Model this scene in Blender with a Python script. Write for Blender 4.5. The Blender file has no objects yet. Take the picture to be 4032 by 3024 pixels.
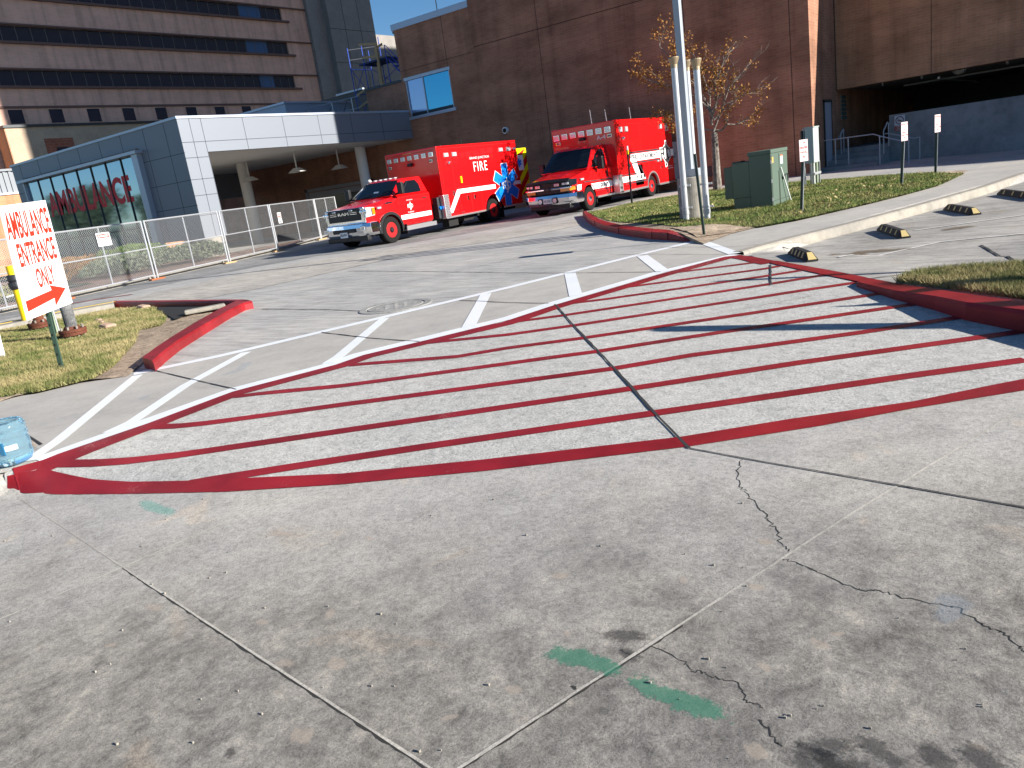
import bpy, bmesh, math, random
from math import sin, cos, tan, radians, pi, atan2, hypot, exp, sqrt
from mathutils import Vector, Matrix
from mathutils.geometry import delaunay_2d_cdt
random.seed(7)
S = bpy.context.scene
COL = S.collection

# ------------------------------------------------------------------ camera
HC = 1.45
FPX = 3030.0
ROLL, PITCH, YAW = radians(8.3), radians(14.9), radians(37.5)
def _rz(v):
    return Vector((v[0]*cos(YAW)-v[1]*sin(YAW), v[0]*sin(YAW)+v[1]*cos(YAW), v[2]))
_U = Vector((0, sin(PITCH), cos(PITCH))); _F = Vector((0, cos(PITCH), -sin(PITCH))); _R = Vector((1, 0, 0))
CX = _rz(_R*cos(ROLL) - _U*sin(ROLL)); CY = _rz(_R*sin(ROLL) + _U*cos(ROLL)); CF = _rz(_F)
cam = bpy.data.cameras.new('camera'); co = bpy.data.objects.new('camera', cam); COL.objects.link(co)
m = Matrix((CX, CY, -CF)).transposed().to_4x4(); m.translation = Vector((0, 0, HC)); co.matrix_world = m
cam.sensor_width = 36; cam.lens = FPX/4032*36; cam.clip_start = .05; cam.clip_end = 5000
S.camera = co

# ------------------------------------------------------------------ light
SUN_AZ, SUN_EL = radians(14.5), radians(22.5)
w = bpy.data.worlds.new('World'); S.world = w; w.use_nodes = True
nt = w.node_tree; bg = nt.nodes['Background']; sky = nt.nodes.new('ShaderNodeTexSky')
sky.sky_type = 'NISHITA'; sky.sun_disc = False; sky.sun_elevation = SUN_EL
sky.sun_rotation = pi/2 - SUN_AZ; sky.altitude = 1300; sky.air_density = 1.0; sky.dust_density = .15; sky.ozone_density = 3.0
hs_ = nt.nodes.new('ShaderNodeHueSaturation'); hs_.inputs['Saturation'].default_value = 1.18; nt.links.new(sky.outputs[0], hs_.inputs['Color']); nt.links.new(hs_.outputs[0], bg.inputs[0]); bg.inputs[1].default_value = .06
sl = bpy.data.lights.new('sun', 'SUN'); so = bpy.data.objects.new('sun', sl); COL.objects.link(so)
sl.energy = 4.9; sl.angle = radians(.5); sl.color = (1, .95, .87)
sd = Vector((cos(SUN_EL)*cos(SUN_AZ), cos(SUN_EL)*sin(SUN_AZ), sin(SUN_EL)))
so.rotation_euler = sd.to_track_quat('Z', 'Y').to_euler()
S.view_settings.view_transform = 'Standard'; S.view_settings.look = 'None'
S.view_settings.exposure = 1.05; S.view_settings.gamma = 1

# ------------------------------------------------------------------ pixel -> place helpers (photograph pixels, 4032 x 3024)
def ray(u, v):
    return CX*((u-2016)/FPX) - CY*((v-1512)/FPX) + CF
O = Vector((0, 0, HC))
def atZ(u, v, z=0): d = ray(u, v); return O + d*((z-HC)/d.z)
def atX(u, v, X): d = ray(u, v); return O + d*(X/d.x)
def atY(u, v, Y): d = ray(u, v); return O + d*(Y/d.y)

# ------------------------------------------------------------------ ground height
W0 = atZ(115, 1822).xy; W1 = atZ(2898, 1000).xy
WT = (W1-W0).normalized(); WN = Vector((WT.y, -WT.x)); LW = (W1-W0).length
LIP = [(-.3, .1), (-.18, .12), (.06, .6), (.41, 1.13), (.77, 1.67), (1.24, 2.25), (1.84, 2.9), (2.68, 3.66), (3.29, 4.12), (4.29, 4.8), (6, 5), (8.67, 5), (9.0, 1.3), (9.6, .05)]
def lip(t):
    if t <= LIP[0][0]: return LIP[0][1]
    for (a, b), (c, d) in zip(LIP, LIP[1:]):
        if t <= c: return b+(d-b)*(t-a)/(c-a)
    return LIP[-1][1]
def sstep(a, b, x):
    x = max(0, min(1, (x-a)/(b-a))); return x*x*(3-2*x)
def H(x, y):
    p = Vector((x, y))-W0; t = p.dot(WT); s = p.dot(WN)
    if t > LW: s -= .053*(t-LW)
    h = -.13*max(0, min(1, s/lip(t)))
    if y > 22 and x > -7: h -= .035*min(6, max(0, x+6))*sstep(24, 32, y)
    return h
def G(u, v, dz=0):
    z = 0
    for _ in range(14):
        p = atZ(u, v, z+dz); z = .5*z+.5*H(p.x, p.y)
    p.z = z+dz
    return p

# ------------------------------------------------------------------ materials
def mat(name, col, rough=.6, metal=0, spec=.5, coat=0, alpha=1, trans=0, emis=None, ior=1.45):
    m = bpy.data.materials.new(name); m.use_nodes = True
    b = m.node_tree.nodes['Principled BSDF']
    b.inputs['Base Color'].default_value = (*col, 1); b.inputs['Roughness'].default_value = rough
    b.inputs['Metallic'].default_value = metal; b.inputs['Specular IOR Level'].default_value = spec
    b.inputs['Coat Weight'].default_value = coat; b.inputs['Coat Roughness'].default_value = .05
    b.inputs['Transmission Weight'].default_value = trans; b.inputs['IOR'].default_value = ior
    if alpha < 1: b.inputs['Alpha'].default_value = alpha
    return m
def N(m, t, **kw):
    n = m.node_tree.nodes.new(t)
    for k, v in kw.items():
        if k in n.inputs.keys(): n.inputs[k].default_value = v
        else: setattr(n, k, v)
    return n
def L(m, a, b): m.node_tree.links.new(a, b)
def bsdf(m): return m.node_tree.nodes['Principled BSDF']
def coords(m, scale=(1, 1, 1), rot=(0, 0, 0), src='position'):
    if src == 'position':
        g = N(m, 'ShaderNodeNewGeometry').outputs['Position']
    else: g = N(m, 'ShaderNodeTexCoord').outputs['Object']
    mp = N(m, 'ShaderNodeMapping'); mp.inputs['Scale'].default_value = scale; mp.inputs['Rotation'].default_value = rot
    L(m, g, mp.inputs[0]); return mp.outputs[0]
def noise(m, vec, scale, detail=6, rough=.6, dist=0):
    n = N(m, 'ShaderNodeTexNoise'); n.inputs['Scale'].default_value = scale; n.inputs['Detail'].default_value = detail
    n.inputs['Roughness'].default_value = rough; n.inputs['Distortion'].default_value = dist
    L(m, vec, n.inputs['Vector']); return n.outputs['Fac']
def ramp(m, fac, stops):
    r = N(m, 'ShaderNodeValToRGB'); e = r.color_ramp.elements
    while len(e) < len(stops): e.new(.5)
    for i, (p, c) in enumerate(stops):
        e[i].position = p; e[i].color = (*c, 1) if len(c) == 3 else c
    L(m, fac, r.inputs[0]); return r.outputs[0]
def mix(m, fac, a, b, mode='MIX'):
    n = N(m, 'ShaderNodeMix', data_type='RGBA', blend_type=mode)
    for k, v in ((0, fac), (6, a), (7, b)):
        if hasattr(v, 'links'): L(m, v, n.inputs[k])
        elif k == 0: n.inputs[0].default_value = v
        else: n.inputs[k].default_value = (*v, 1)
    return n.outputs[2]
def bump(m, h, strength=.3, dist=.01):
    b = N(m, 'ShaderNodeBump'); b.inputs['Strength'].default_value = strength; b.inputs['Distance'].default_value = dist
    L(m, h, b.inputs['Height']); L(m, b.outputs[0], bsdf(m).inputs['Normal'])
g3 = lambda v: (v, v, v)
def concrete(name, base, dark, grit=.5, grit_scale=120, stain=.5, tan_=None, bumpd=.004, streak=None):
    m = mat(name, base, .9, spec=.25)
    P = coords(m)
    big = noise(m, P, .55, 7, .62, .4)
    c = ramp(m, big, [(.38, dark), (.62, base)])
    mid = noise(m, P, 3.2, 8, .7, .3)
    c = mix(m, stain, c, mix(m, 1, c, ramp(m, mid, [(.3, g3(.5)), (.5, g3(.92)), (.7, g3(1.16))]), 'MULTIPLY'))
    if tan_:
        t = noise(m, P, 2.1, 4, .55, .8)
        c = mix(m, ramp(m, t, [(.62, g3(0)), (.72, g3(.55))]), c, tan_)
    if streak:
        sp = coords(m, (1, 9, 1), (0, 0, streak)); sn = noise(m, sp, 1.3, 6, .6)
        c = mix(m, .75, c, mix(m, 1, c, ramp(m, sn, [(.35, g3(.62)), (.55, g3(1)), (.7, g3(1.12))]), 'MULTIPLY'))
    gr = noise(m, P, grit_scale, 4, .75)
    gc = ramp(m, gr, [(.3, g3(.45)), (.5, g3(1)), (.68, g3(1.3))])
    c = mix(m, grit, c, mix(m, 1, c, gc, 'MULTIPLY'))
    gr2 = noise(m, P, grit_scale*.22, 5, .7)
    c = mix(m, grit*.8, c, mix(m, 1, c, ramp(m, gr2, [(.3, g3(.62)), (.5, g3(1)), (.7, g3(1.22))]), 'MULTIPLY'))
    L(m, c, bsdf(m).inputs['Base Color'])
    add = N(m, 'ShaderNodeMath', operation='ADD'); L(m, gr, add.inputs[0]); L(m, gr2, add.inputs[1])
    bump(m, add.outputs[0], .5, bumpd)
    return m
def street_wear(m):
    # the running lane beyond the pale gutter strip is darker with tyre dirt
    b = bsdf(m); src = b.inputs['Base Color'].links[0].from_socket
    mp = N(m, 'ShaderNodeNewGeometry').outputs['Position']; dt = N(m, 'ShaderNodeVectorMath', operation='DOT_PRODUCT'); L(m, mp, dt.inputs[0]); dt.inputs[1].default_value = (.518, -.855, 0)
    nn_ = noise(m, coords(m), 1.1, 6, .65, .6); k = N(m, 'ShaderNodeMath', operation='MULTIPLY_ADD'); L(m, nn_, k.inputs[0]); k.inputs[1].default_value = 1.6; L(m, dt.outputs['Value'], k.inputs[2])
    f = N(m, 'ShaderNodeMapRange'); f.inputs['From Min'].default_value = -2.95; f.inputs['From Max'].default_value = -1.5; L(m, k.outputs[0], f.inputs['Value'])
    n2 = noise(m, coords(m, (1.2, 1, 1), (0, 0, .5)), 6.5, 10, .8, .3)
    dark = mix(m, 1, src, ramp(m, n2, [(.34, (.30, .295, .29)), (.46, (.52, .51, .50)), (.56, (.69, .675, .65)), (.70, (1.0, .95, .87))]), 'MULTIPLY')
    L(m, mix(m, f.outputs[0], src, dark), b.inputs['Base Color'])
def paint(name, col, wear, wearcol=(.45, .42, .4), rough=.55, var=.25):
    m = mat(name, col, rough, spec=.35)
    P = coords(m)
    v = noise(m, P, 1.7, 5, .6, .5)
    c = mix(m, 1, col, ramp(m, v, [(.3, g3(1-var)), (.7, g3(1+var*.6))]), 'MULTIPLY')
    n = noise(m, P, 70, 4, .8); n2 = noise(m, P, 3, 3, .5)
    mm = N(m, 'ShaderNodeMath', operation='MULTIPLY'); L(m, n, mm.inputs[0]); L(m, n2, mm.inputs[1])
    f = ramp(m, mm.outputs[0], [(wear, g3(0)), (wear+.03, g3(.8))])
    c = mix(m, f, c, wearcol); L(m, c, bsdf(m).inputs['Base Color'])
    bump(m, noise(m, P, 140, 3, .7), .35, .003)
    return m
def brick(name, c1, c2, mortar, bw=.3, bh=.1, vary=.35):
    m = mat(name, c1, .9, spec=.2)
    g = N(m, 'ShaderNodeNewGeometry').outputs['Position']; s = N(m, 'ShaderNodeSeparateXYZ'); L(m, g, s.inputs[0])
    a = N(m, 'ShaderNodeMath', operation='ADD'); L(m, s.outputs[0], a.inputs[0]); L(m, s.outputs[1], a.inputs[1])
    cb = N(m, 'ShaderNodeCombineXYZ'); L(m, a.outputs[0], cb.inputs[0]); L(m, s.outputs[2], cb.inputs[1])
    b = N(m, 'ShaderNodeTexBrick'); L(m, cb.outputs[0], b.inputs['Vector'])
    b.inputs['Color1'].default_value = (*c1, 1); b.inputs['Color2'].default_value = (*c2, 1); b.inputs['Mortar'].default_value = (*mortar, 1)
    b.inputs['Scale'].default_value = 1; b.inputs['Brick Width'].default_value = bw; b.inputs['Row Height'].default_value = bh
    b.inputs['Mortar Size'].default_value = .009; b.inputs['Bias'].default_value = -.2; b.inputs['Mortar Smooth'].default_value = .1
    n = noise(m, coords(m, (1, 1, 2.2)), .5, 6, .6)
    c = mix(m, 1, b.outputs['Color'], ramp(m, n, [(.3, g3(1-vary)), (.7, g3(1+vary*.5))]), 'MULTIPLY')
    sn = noise(m, coords(m, (1.6, 1.6, .12)), 1.0, 5, .6)
    c = mix(m, 1, c, ramp(m, sn, [(.36, g3(.8)), (.5, g3(1)), (.66, g3(1.08))]), 'MULTIPLY')
    L(m, c, bsdf(m).inputs['Base Color']); bump(m, b.outputs['Fac'], -.4, .01)
    return m
M = {}
M['street'] = concrete('street_concrete', (.50, .47, .42), (.41, .39, .365), .85, 150, .5, (.56, .47, .37), .004)
street_wear(M['street'])
M['driveway'] = concrete('driveway_concrete', (.49, .47, .435), (.40, .39, .375), .3, 60, .3, None, .002, streak=.25)
M['apron'] = concrete('apron_concrete', (.49, .475, .44), (.43, .42, .395), .8, 60, .2, None, .008)
M['walk'] = concrete('sidewalk_concrete', (.475, .445, .40), (.405, .385, .355), .25, 90, .3, (.5, .46, .4), .002)
M['lane'] = concrete('lane_concrete', (.33, .32, .31), (.23, .23, .225), .4, 60, .5, None, .002, streak=-.6)
M['band'] = concrete('band_concrete', (.53, .49, .43), (.42, .39, .35), .3, 60, .5, None, .002, streak=.3)
M['parking'] = concrete('parking_concrete', (.47, .44, .40), (.33, .315, .29), .35, 80, .55, (.36, .29, .2), .003, streak=.75)
M['kerbgrey'] = concrete('kerb_concrete', (.37, .34, .285), (.31, .285, .25), .3, 60, .6, None, .003)
M['greywall'] = concrete('ramp_wall_concrete', (.25, .27, .285), (.20, .215, .225), .2, 40, .5)
M['tan_conc'] = concrete('tan_concrete', (.36, .33, .28), (.28, .26, .23), .4, 60, .7)
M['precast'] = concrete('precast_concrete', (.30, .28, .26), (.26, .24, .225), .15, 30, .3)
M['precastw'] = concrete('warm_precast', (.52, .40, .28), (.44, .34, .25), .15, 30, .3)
M['ground'] = concrete('dry_ground', (.13, .13, .085), (.08, .085, .055), .5, 20, .5)
M['red'] = paint('red_marking', (.26, .014, .02), .40, (.45, .2, .19), .5, .4)
M['redkerb'] = paint('red_kerb_paint', (.27, .012, .017), .40, (.45, .2, .19), .45, .4)
M['white'] = paint('white_marking', (.80, .82, .83), .50, (.5, .5, .48), .5, .06)
M['yellowline'] = paint('yellow_marking', (.75, .5, .05), .4, (.45, .42, .35), .6, .2)
M['faintwhite'] = paint('faint_line', (.62, .6, .56), .30, (.44, .42, .39), .8, .1)
M['green_spray'] = None
M['joint'] = mat('joint_filler', (.03, .03, .033), .9)
M['lightjoint'] = concrete('joint_caulk', (.56, .52, .45), (.4, .37, .33), .6, 90, .5)
M['crack'] = mat('crack', (.035, .033, .03), .95)
M['brick'] = brick('red_brick', (.38, .185, .115), (.31, .148, .092), (.36, .215, .155))
M['brickr'] = brick('brown_brick', (.46, .235, .135), (.39, .20, .115), (.43, .27, .18))
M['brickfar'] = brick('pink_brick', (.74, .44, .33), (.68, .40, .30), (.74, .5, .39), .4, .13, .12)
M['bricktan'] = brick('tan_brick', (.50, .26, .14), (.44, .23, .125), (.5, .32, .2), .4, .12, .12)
M['panel'] = mat('silver_panel', (.205, .225, .26), .45, .12, .4)
M['panelgap'] = mat('panel_joint', (.07, .08, .1), .8)
M['metalcap'] = mat('coping_metal', (.42, .47, .55), .4, .4)
M['corr'] = mat('corrugated_metal', (.2, .215, .235), .55, .2)
M['soffit'] = mat('soffit', (.62, .61, .59), .7)
M['darkmetal'] = mat('dark_metal', (.05, .055, .06), .45, .5)
M['glassblue'] = mat('reflective_glass', (.22, .33, .42), .05, .9)
M['glassdark'] = mat('dark_glass', (.04, .055, .085), .06, .0, 1.0)
M['glassfar'] = mat('tower_glass', (.035, .045, .07), .1, .35, .8)
M['curtain'] = mat('blind_glass', (.55, .6, .66), .2, .3)
M['galv'] = mat('galvanised_steel', (.45, .46, .47), .45, .6)
M['galvw'] = mat('pale_galvanised', (.52, .53, .55), .42, .55)
M['grey'] = mat('grey_painted_steel', (.36, .39, .43), .45, .2)
M['white_p'] = mat('white_paint', (.8, .8, .79), .5)
M['offwhite'] = mat('off_white', (.62, .6, .56), .6)
M['signwhite'] = mat('sign_white', (.86, .86, .86), .35)
M['signred'] = mat('sign_red', (.72, .03, .012), .4)
M['signblack'] = mat('sign_black', (.03, .03, .035), .5)
M['glassred'] = mat('window_lettering_red', (.65, .035, .04), .6)
M['truckred'] = mat('fire_red_paint', (.72, .006, .008), .22, 0, .5, .8)
M['truckred2'] = mat('red_wheel_paint', (.42, .008, .010), .45, 0, .4, .1)
M['chrome'] = mat('chrome', (.82, .83, .85), .07, 1)
M['alu'] = mat('tread_plate', (.68, .69, .7), .3, .85)
M['black'] = mat('black_plastic', (.012, .012, .014), .45)
M['blackg'] = mat('black_gloss', (.01, .01, .012), .12)
M['tyre'] = mat('tyre_rubber', (.013, .0125, .012), .9, spec=.25)
M['under'] = mat('underbody', (.015, .015, .015), .9)
M['cabglass'] = mat('cab_glass', (.006, .010, .016), .05, 0, .35, 0)
M['lens'] = mat('clear_lens', (.75, .77, .8), .12, .35, .8, 1)
M['lensd'] = mat('smoked_lens', (.16, .1, .05), .2, .2)
M['amber'] = mat('amber_lens', (.8, .25, .01), .15, 0, .8, .5)
M['decalwhite'] = mat('white_decal', (.85, .85, .85), .4)
M['decalblue'] = mat('star_blue', (.0, .2, .75), .35)
M['yellowchev'] = mat('lime_chevron', (.75, .8, .0), .4)
M['redchev'] = mat('red_chevron', (.5, .01, .01), .4)
M['yellow'] = mat('yellow_post_paint', (.85, .58, .01), .4)
M['orange'] = mat('orange_block', (.36, .11, .04), .8)
M['bronze'] = mat('bronze_fitting', (.35, .27, .17), .45, .4)
M['dkpost'] = mat('green_black_post', (.03, .05, .04), .5)
M['cabgreen'] = mat('utility_green', (.085, .125, .095), .6)
M['ltgreen'] = mat('pale_green_paint', (.27, .33, .22), .6)
M['wood'] = mat('scaffold_lumber', (.5, .32, .16), .8)
M['scaffblue'] = mat('scaffold_blue', (.02, .07, .4), .5)
M['rubber'] = mat('rubber_stop', (.022, .022, .023), .7)
M['stopyellow'] = mat('stop_reflector', (.62, .47, .2), .6)
M['rust'] = concrete('rusty_iron', (.22, .075, .04), (.12, .045, .03), .6, 60, .8)
M['oldsteel'] = concrete('weathered_pipe', (.42, .42, .42), (.05, .05, .05), .9, 45, 1)
M['rock'] = concrete('pink_gravel', (.40, .26, .20), (.28, .17, .13), 1, 14, .8, None, .03)
M['dirt'] = concrete('dirt', (.46, .36, .26), (.33, .25, .18), 1, 26, .9, None, .02)
M['brickchunk'] = mat('stone', (.45, .3, .22), .9)
M['waterblue'] = mat('blue_bottle_plastic', (.42, .70, .86), .05, 0, .6, 0, trans=.85, ior=1.25)
M['grate'] = concrete('drain_iron', (.50, .42, .34), (.4, .33, .26), .5, 60, .6)
M['label'] = mat('paper_label', (.8, .83, .86), .6)
M['cover'] = concrete('manhole_iron', (.36, .35, .33), (.28, .275, .26), .6, 60, .6)
def leafmat(name, a, b, patch=None):
    m = mat(name, a, .7, spec=.2)
    oi = N(m, 'ShaderNodeTexNoise'); oi.inputs['Scale'].default_value = 9; oi.inputs['Detail'].default_value = 4
    L(m, coords(m), oi.inputs['Vector'])
    c = ramp(m, oi.outputs['Fac'], [(.35, a), (.65, b)])
    if patch: c = mix(m, ramp(m, noise(m, coords(m), 1.3, 5, .65, .5), [(.42, g3(0)), (.6, g3(.8))]), c, patch)
    L(m, c, bsdf(m).inputs['Base Color'])
    return m
M['grassb'] = leafmat('grass_blades', (.085, .13, .03), (.27, .25, .10), (.42, .34, .17))
M['grassr'] = leafmat('grass_blades_fresh', (.06, .14, .02), (.24, .27, .08), (.36, .31, .13))
M['soil'] = leafmat('turf_base', (.06, .08, .025), (.14, .13, .05))
M['leaf'] = leafmat('autumn_leaves', (.20, .08, .02), (.42, .21, .06))
M['scuffleaf'] = leafmat('fallen_leaf', (.30, .22, .10), (.5, .4, .2))
M['bark'] = leafmat('bark', (.13, .105, .09), (.30, .26, .22))
M['bushg'] = leafmat('grey_green_foliage', (.12, .155, .10), (.24, .27, .17))
M['bushb'] = leafmat('green_foliage', (.08, .14, .035), (.18, .24, .07))
M['busho'] = leafmat('brown_foliage', (.19, .11, .04), (.36, .2, .07))
M['farleaf'] = leafmat('far_tree_foliage', (.05, .07, .03), (.11, .12, .06))
def spray(name, col, top=.6, lo=.7):
    m = mat(name, col, .8); P = coords(m)
    n_ = noise(m, P, 90, 4, .8); nb = noise(m, P, 7, 5, .7); q_ = N(m, 'ShaderNodeMath', operation='ADD'); L(m, n_, q_.inputs[0]); L(m, nb, q_.inputs[1]); q2 = N(m, 'ShaderNodeMath', operation='MULTIPLY_ADD'); L(m, q_.outputs[0], q2.inputs[0]); q2.inputs[1].default_value = 1.7; q2.inputs[2].default_value = -1.2; n = q2.outputs[0]; uv = N(m, 'ShaderNodeUVMap'); s = N(m, 'ShaderNodeSeparateXYZ'); L(m, uv.outputs[0], s.inputs[0])
    a = N(m, 'ShaderNodeMath', operation='MULTIPLY_ADD'); L(m, s.outputs[0], a.inputs[0]); a.inputs[1].default_value = 1.1; L(m, n, a.inputs[2])
    L(m, ramp(m, a.outputs[0], [(lo, g3(0)), (1.75, g3(top))]), bsdf(m).inputs['Alpha'])
    return m
M['sprayg'] = spray('green_spray', (.05, .27, .17), .5, .95); M['sprayt'] = spray('teal_spray', (.22, .52, .42), .4, .95); M['sprayb'] = spray('blue_spray', (.3, .42, .55), .14, .8)
M['stain'] = spray('oil_stain', (.05, .048, .048), .45, .55); M['stainbrown'] = spray('brown_stain', (.16, .11, .06)); M['scuff'] = spray('pale_scuff', (.62, .52, .42), .35, .6)

# ------------------------------------------------------------------ mesh helpers
class MB:
    def __init__(s, org=(0, 0, 0)):
        s.v = []; s.f = []; s.o = Vector(org); s.uv = None
    def add(s, vs, fs):
        n = len(s.v); s.v += [Vector(p)-s.o for p in vs]; s.f += [tuple(i+n for i in f) for f in fs]; return s
    def box(s, x0, x1, y0, y1, z0, z1):
        v = [(x, y, z) for z in (z0, z1) for y in (y0, y1) for x in (x0, x1)]
        return s.add(v, [(0, 2, 3, 1), (4, 5, 7, 6), (0, 1, 5, 4), (1, 3, 7, 5), (3, 2, 6, 7), (2, 0, 4, 6)])
    def obox(s, p, ux, uy, uz):      # oriented box from corner with three edge vectors
        p = Vector(p); ux, uy, uz = Vector(ux), Vector(uy), Vector(uz)
        v = [p+ux*a+uy*b+uz*c for c in (0, 1) for b in (0, 1) for a in (0, 1)]
        return s.add(v, [(0, 2, 3, 1), (4, 5, 7, 6), (0, 1, 5, 4), (1, 3, 7, 5), (3, 2, 6, 7), (2, 0, 4, 6)])
    def tube(s, p, q, r, n=8, r2=None, cap=True):
        p, q = Vector(p), Vector(q); d = (q-p); 
        if d.length < 1e-6: return s
        a = d.to_track_quat('Z', 'Y').to_matrix(); r2 = r if r2 is None else r2
        v = [p+a@Vector((r*cos(2*pi*i/n), r*sin(2*pi*i/n), 0)) for i in range(n)]+[q+a@Vector((r2*cos(2*pi*i/n), r2*sin(2*pi*i/n), 0)) for i in range(n)]
        f = [(i, (i+1) % n, n+(i+1) % n, n+i) for i in range(n)]
        if cap: f += [tuple(reversed(range(n))), tuple(range(n, 2*n))]
        return s.add(v, f)
    def path(s, pts, r, n=6):
        for a, b in zip(pts, pts[1:]): s.tube(a, b, r, n)
        return s
    def lathe(s, prof, c, axis='Z', n=24):     # prof: list of (radius, height)
        c = Vector(c); vs = []
        for r, h in prof:
            for i in range(n):
                a = 2*pi*i/n
                p = {'Z': (r*cos(a), r*sin(a), h), 'X': (h, r*cos(a), r*sin(a)), 'Y': (r*sin(a), h, r*cos(a))}[axis]
                vs.append(c+Vector(p))
        fs = [(j*n+i, j*n+(i+1) % n, (j+1)*n+(i+1) % n, (j+1)*n+i) for j in range(len(prof)-1) for i in range(n)]
        fs += [tuple(reversed(range(n))), tuple(range((len(prof)-1)*n, len(prof)*n))]
        return s.add(vs, fs)
    def prism(s, poly, plane, a, b):      # poly 2d in the plane ('yz' extruded in x, 'xz' in y, 'xy' in z)
        def P(u, v, w_): return {'yz': (w_, u, v), 'xz': (u, w_, v), 'xy': (u, v, w_)}[plane]
        n = len(poly); v = [P(*p, a) for p in poly]+[P(*p, b) for p in poly]
        return s.add(v, [tuple(range(n)), tuple(range(2*n-1, n-1, -1))]+[(i, i+n, (i+1) % n+n, (i+1) % n) for i in range(n)])
    def loft(s, rings):
        n = len(rings[0]); v = [p for r in rings for p in r]
        f = [(j*n+i, j*n+(i+1) % n, (j+1)*n+(i+1) % n, (j+1)*n+i) for j in range(len(rings)-1) for i in range(n)]
        f += [tuple(reversed(range(n))), tuple(range((len(rings)-1)*n, len(rings)*n))]
        return s.add(v, f)
    def build(s, name, m, parent=None, smooth=False, bevel=0, seg=2, label=None, recalc=True):
        me = bpy.data.meshes.new(name); me.from_pydata([tuple(p) for p in s.v], [], s.f)
        if recalc:
            b = bmesh.new(); b.from_mesh(me); bmesh.ops.recalc_face_normals(b, faces=b.faces); b.to_mesh(me); b.free()
        me.materials.append(M[m] if isinstance(m, str) else m)
        o = bpy.data.objects.new(name, me); COL.objects.link(o)
        if parent: o.parent = parent
        else: o.location = s.o
        if smooth:
            for p in me.polygons: p.use_smooth = True
        if bevel:
            mo = o.modifiers.new('bevel', 'BEVEL'); mo.width = bevel; mo.segments = seg; mo.limit_method = 'ANGLE'
        if label: o['label'] = label
        return o
def tag(o, label=None, cat=None, group=None, kind=None):
    if label: o['label'] = label
    if cat: o['category'] = cat
    if group: o['group'] = group
    if kind: o['kind'] = kind
    return o
def thing(name, loc, label, cat, group=None):
    o = bpy.data.objects.new(name, None); COL.objects.link(o); o.location = loc; o.empty_display_size = .2
    return tag(o, label, cat, group)
def boolcut(o, cutter):
    mo = o.modifiers.new('cut', 'BOOLEAN'); mo.operation = 'DIFFERENCE'; mo.object = cutter; mo.solver = 'EXACT'
    bpy.context.view_layer.update()
    dg = bpy.context.evaluated_depsgraph_get(); me = bpy.data.meshes.new_from_object(o.evaluated_get(dg))
    o.modifiers.clear(); o.data = me; bpy.data.objects.remove(cutter)
    return o
def text(body, org, ux, uz, w_, h_, m, parent=None, name='lettering', bold=.0, proud=.004, off=(0, 0, 0), label=None, slant=0, space=1):
    """flat lettering filling the w_ x h_ rectangle whose lower left corner is org, along unit vectors ux and uz"""
    cu = bpy.data.curves.new(name, 'FONT'); cu.body = body; cu.size = 1; cu.offset = bold; cu.align_x = 'CENTER'; cu.shear = slant; cu.resolution_u = 4
    cu.extrude = .004; cu.space_character = space
    t = bpy.data.objects.new(name, cu); COL.objects.link(t); bpy.context.view_layer.update()
    dg = bpy.context.evaluated_depsgraph_get(); me = bpy.data.meshes.new_from_object(t.evaluated_get(dg)); bpy.data.objects.remove(t)
    xs = [v.co.x for v in me.vertices]; ys = [v.co.y for v in me.vertices]
    x0, x1, y0, y1 = min(xs), max(xs), min(ys), max(ys)
    org, ux, uz = Vector(org), Vector(ux).normalized(), Vector(uz).normalized(); nn = ux.cross(uz)
    for v in me.vertices:
        d = v.co.z
        v.co = org+ux*((v.co.x-x0)/(x1-x0)*w_)+uz*((v.co.y-y0)/(y1-y0)*h_)+nn*(proud+d*.3)-Vector(off)
    me.materials.clear(); me.materials.append(M[m])
    o = bpy.data.objects.new(name, me); COL.objects.link(o)
    if parent: o.parent = parent
    return o
def drape(name, polys, m, dz, res=None, kind='structure', Hf=None, build=True, lab=None, noisez=0):
    """sheet(s) laid on the ground height; polys = list of outlines in world xy"""
    Hf = Hf or H; V, F = [], []
    for poly in polys:
        pts = [Vector((p[0], p[1])) for p in poly]
        r = res
        if r:
            q = []
            for a, b in zip(pts, pts[1:]+pts[:1]):
                k = max(1, int((b-a).length/r)); q += [a+(b-a)*i/k for i in range(k)]
            pts = q
        n = len(pts); ed = [(i, (i+1) % n) for i in range(n)]
        allp = list(pts)
        if r:
            x0 = min(p.x for p in pts); x1 = max(p.x for p in pts); y0 = min(p.y for p in pts); y1 = max(p.y for p in pts)
            nx, ny = int((x1-x0)/r), int((y1-y0)/r)
            if nx*ny < 120000:
                for i in range(1, nx+1):
                    for j in range(1, ny+1):
                        allp.append(Vector((x0+(i-.5+(j % 2)*.3)*r, y0+(j-.5)*r)))
        vo, eo, fo, *_ = delaunay_2d_cdt(allp, ed, [], 1, 1e-4)
        b = len(V)
        V += [(p.x, p.y, Hf(p.x, p.y)+dz+(random.uniform(-noisez, noisez) if noisez else 0)) for p in vo]; F += [tuple(i+b for i in f) for f in fo]
    me = bpy.data.meshes.new(name); me.from_pydata(V, [], F)
    bm = bmesh.new(); bm.from_mesh(me)
    for f in bm.faces:
        if f.normal.z < 0: f.normal_flip()
    for f in bm.faces: f.smooth = True
    bm.to_mesh(me); bm.free()
    me.materials.append(M[m]); o = bpy.data.objects.new(name, me); COL.objects.link(o)
    if kind: o['kind'] = kind
    return o
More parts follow.
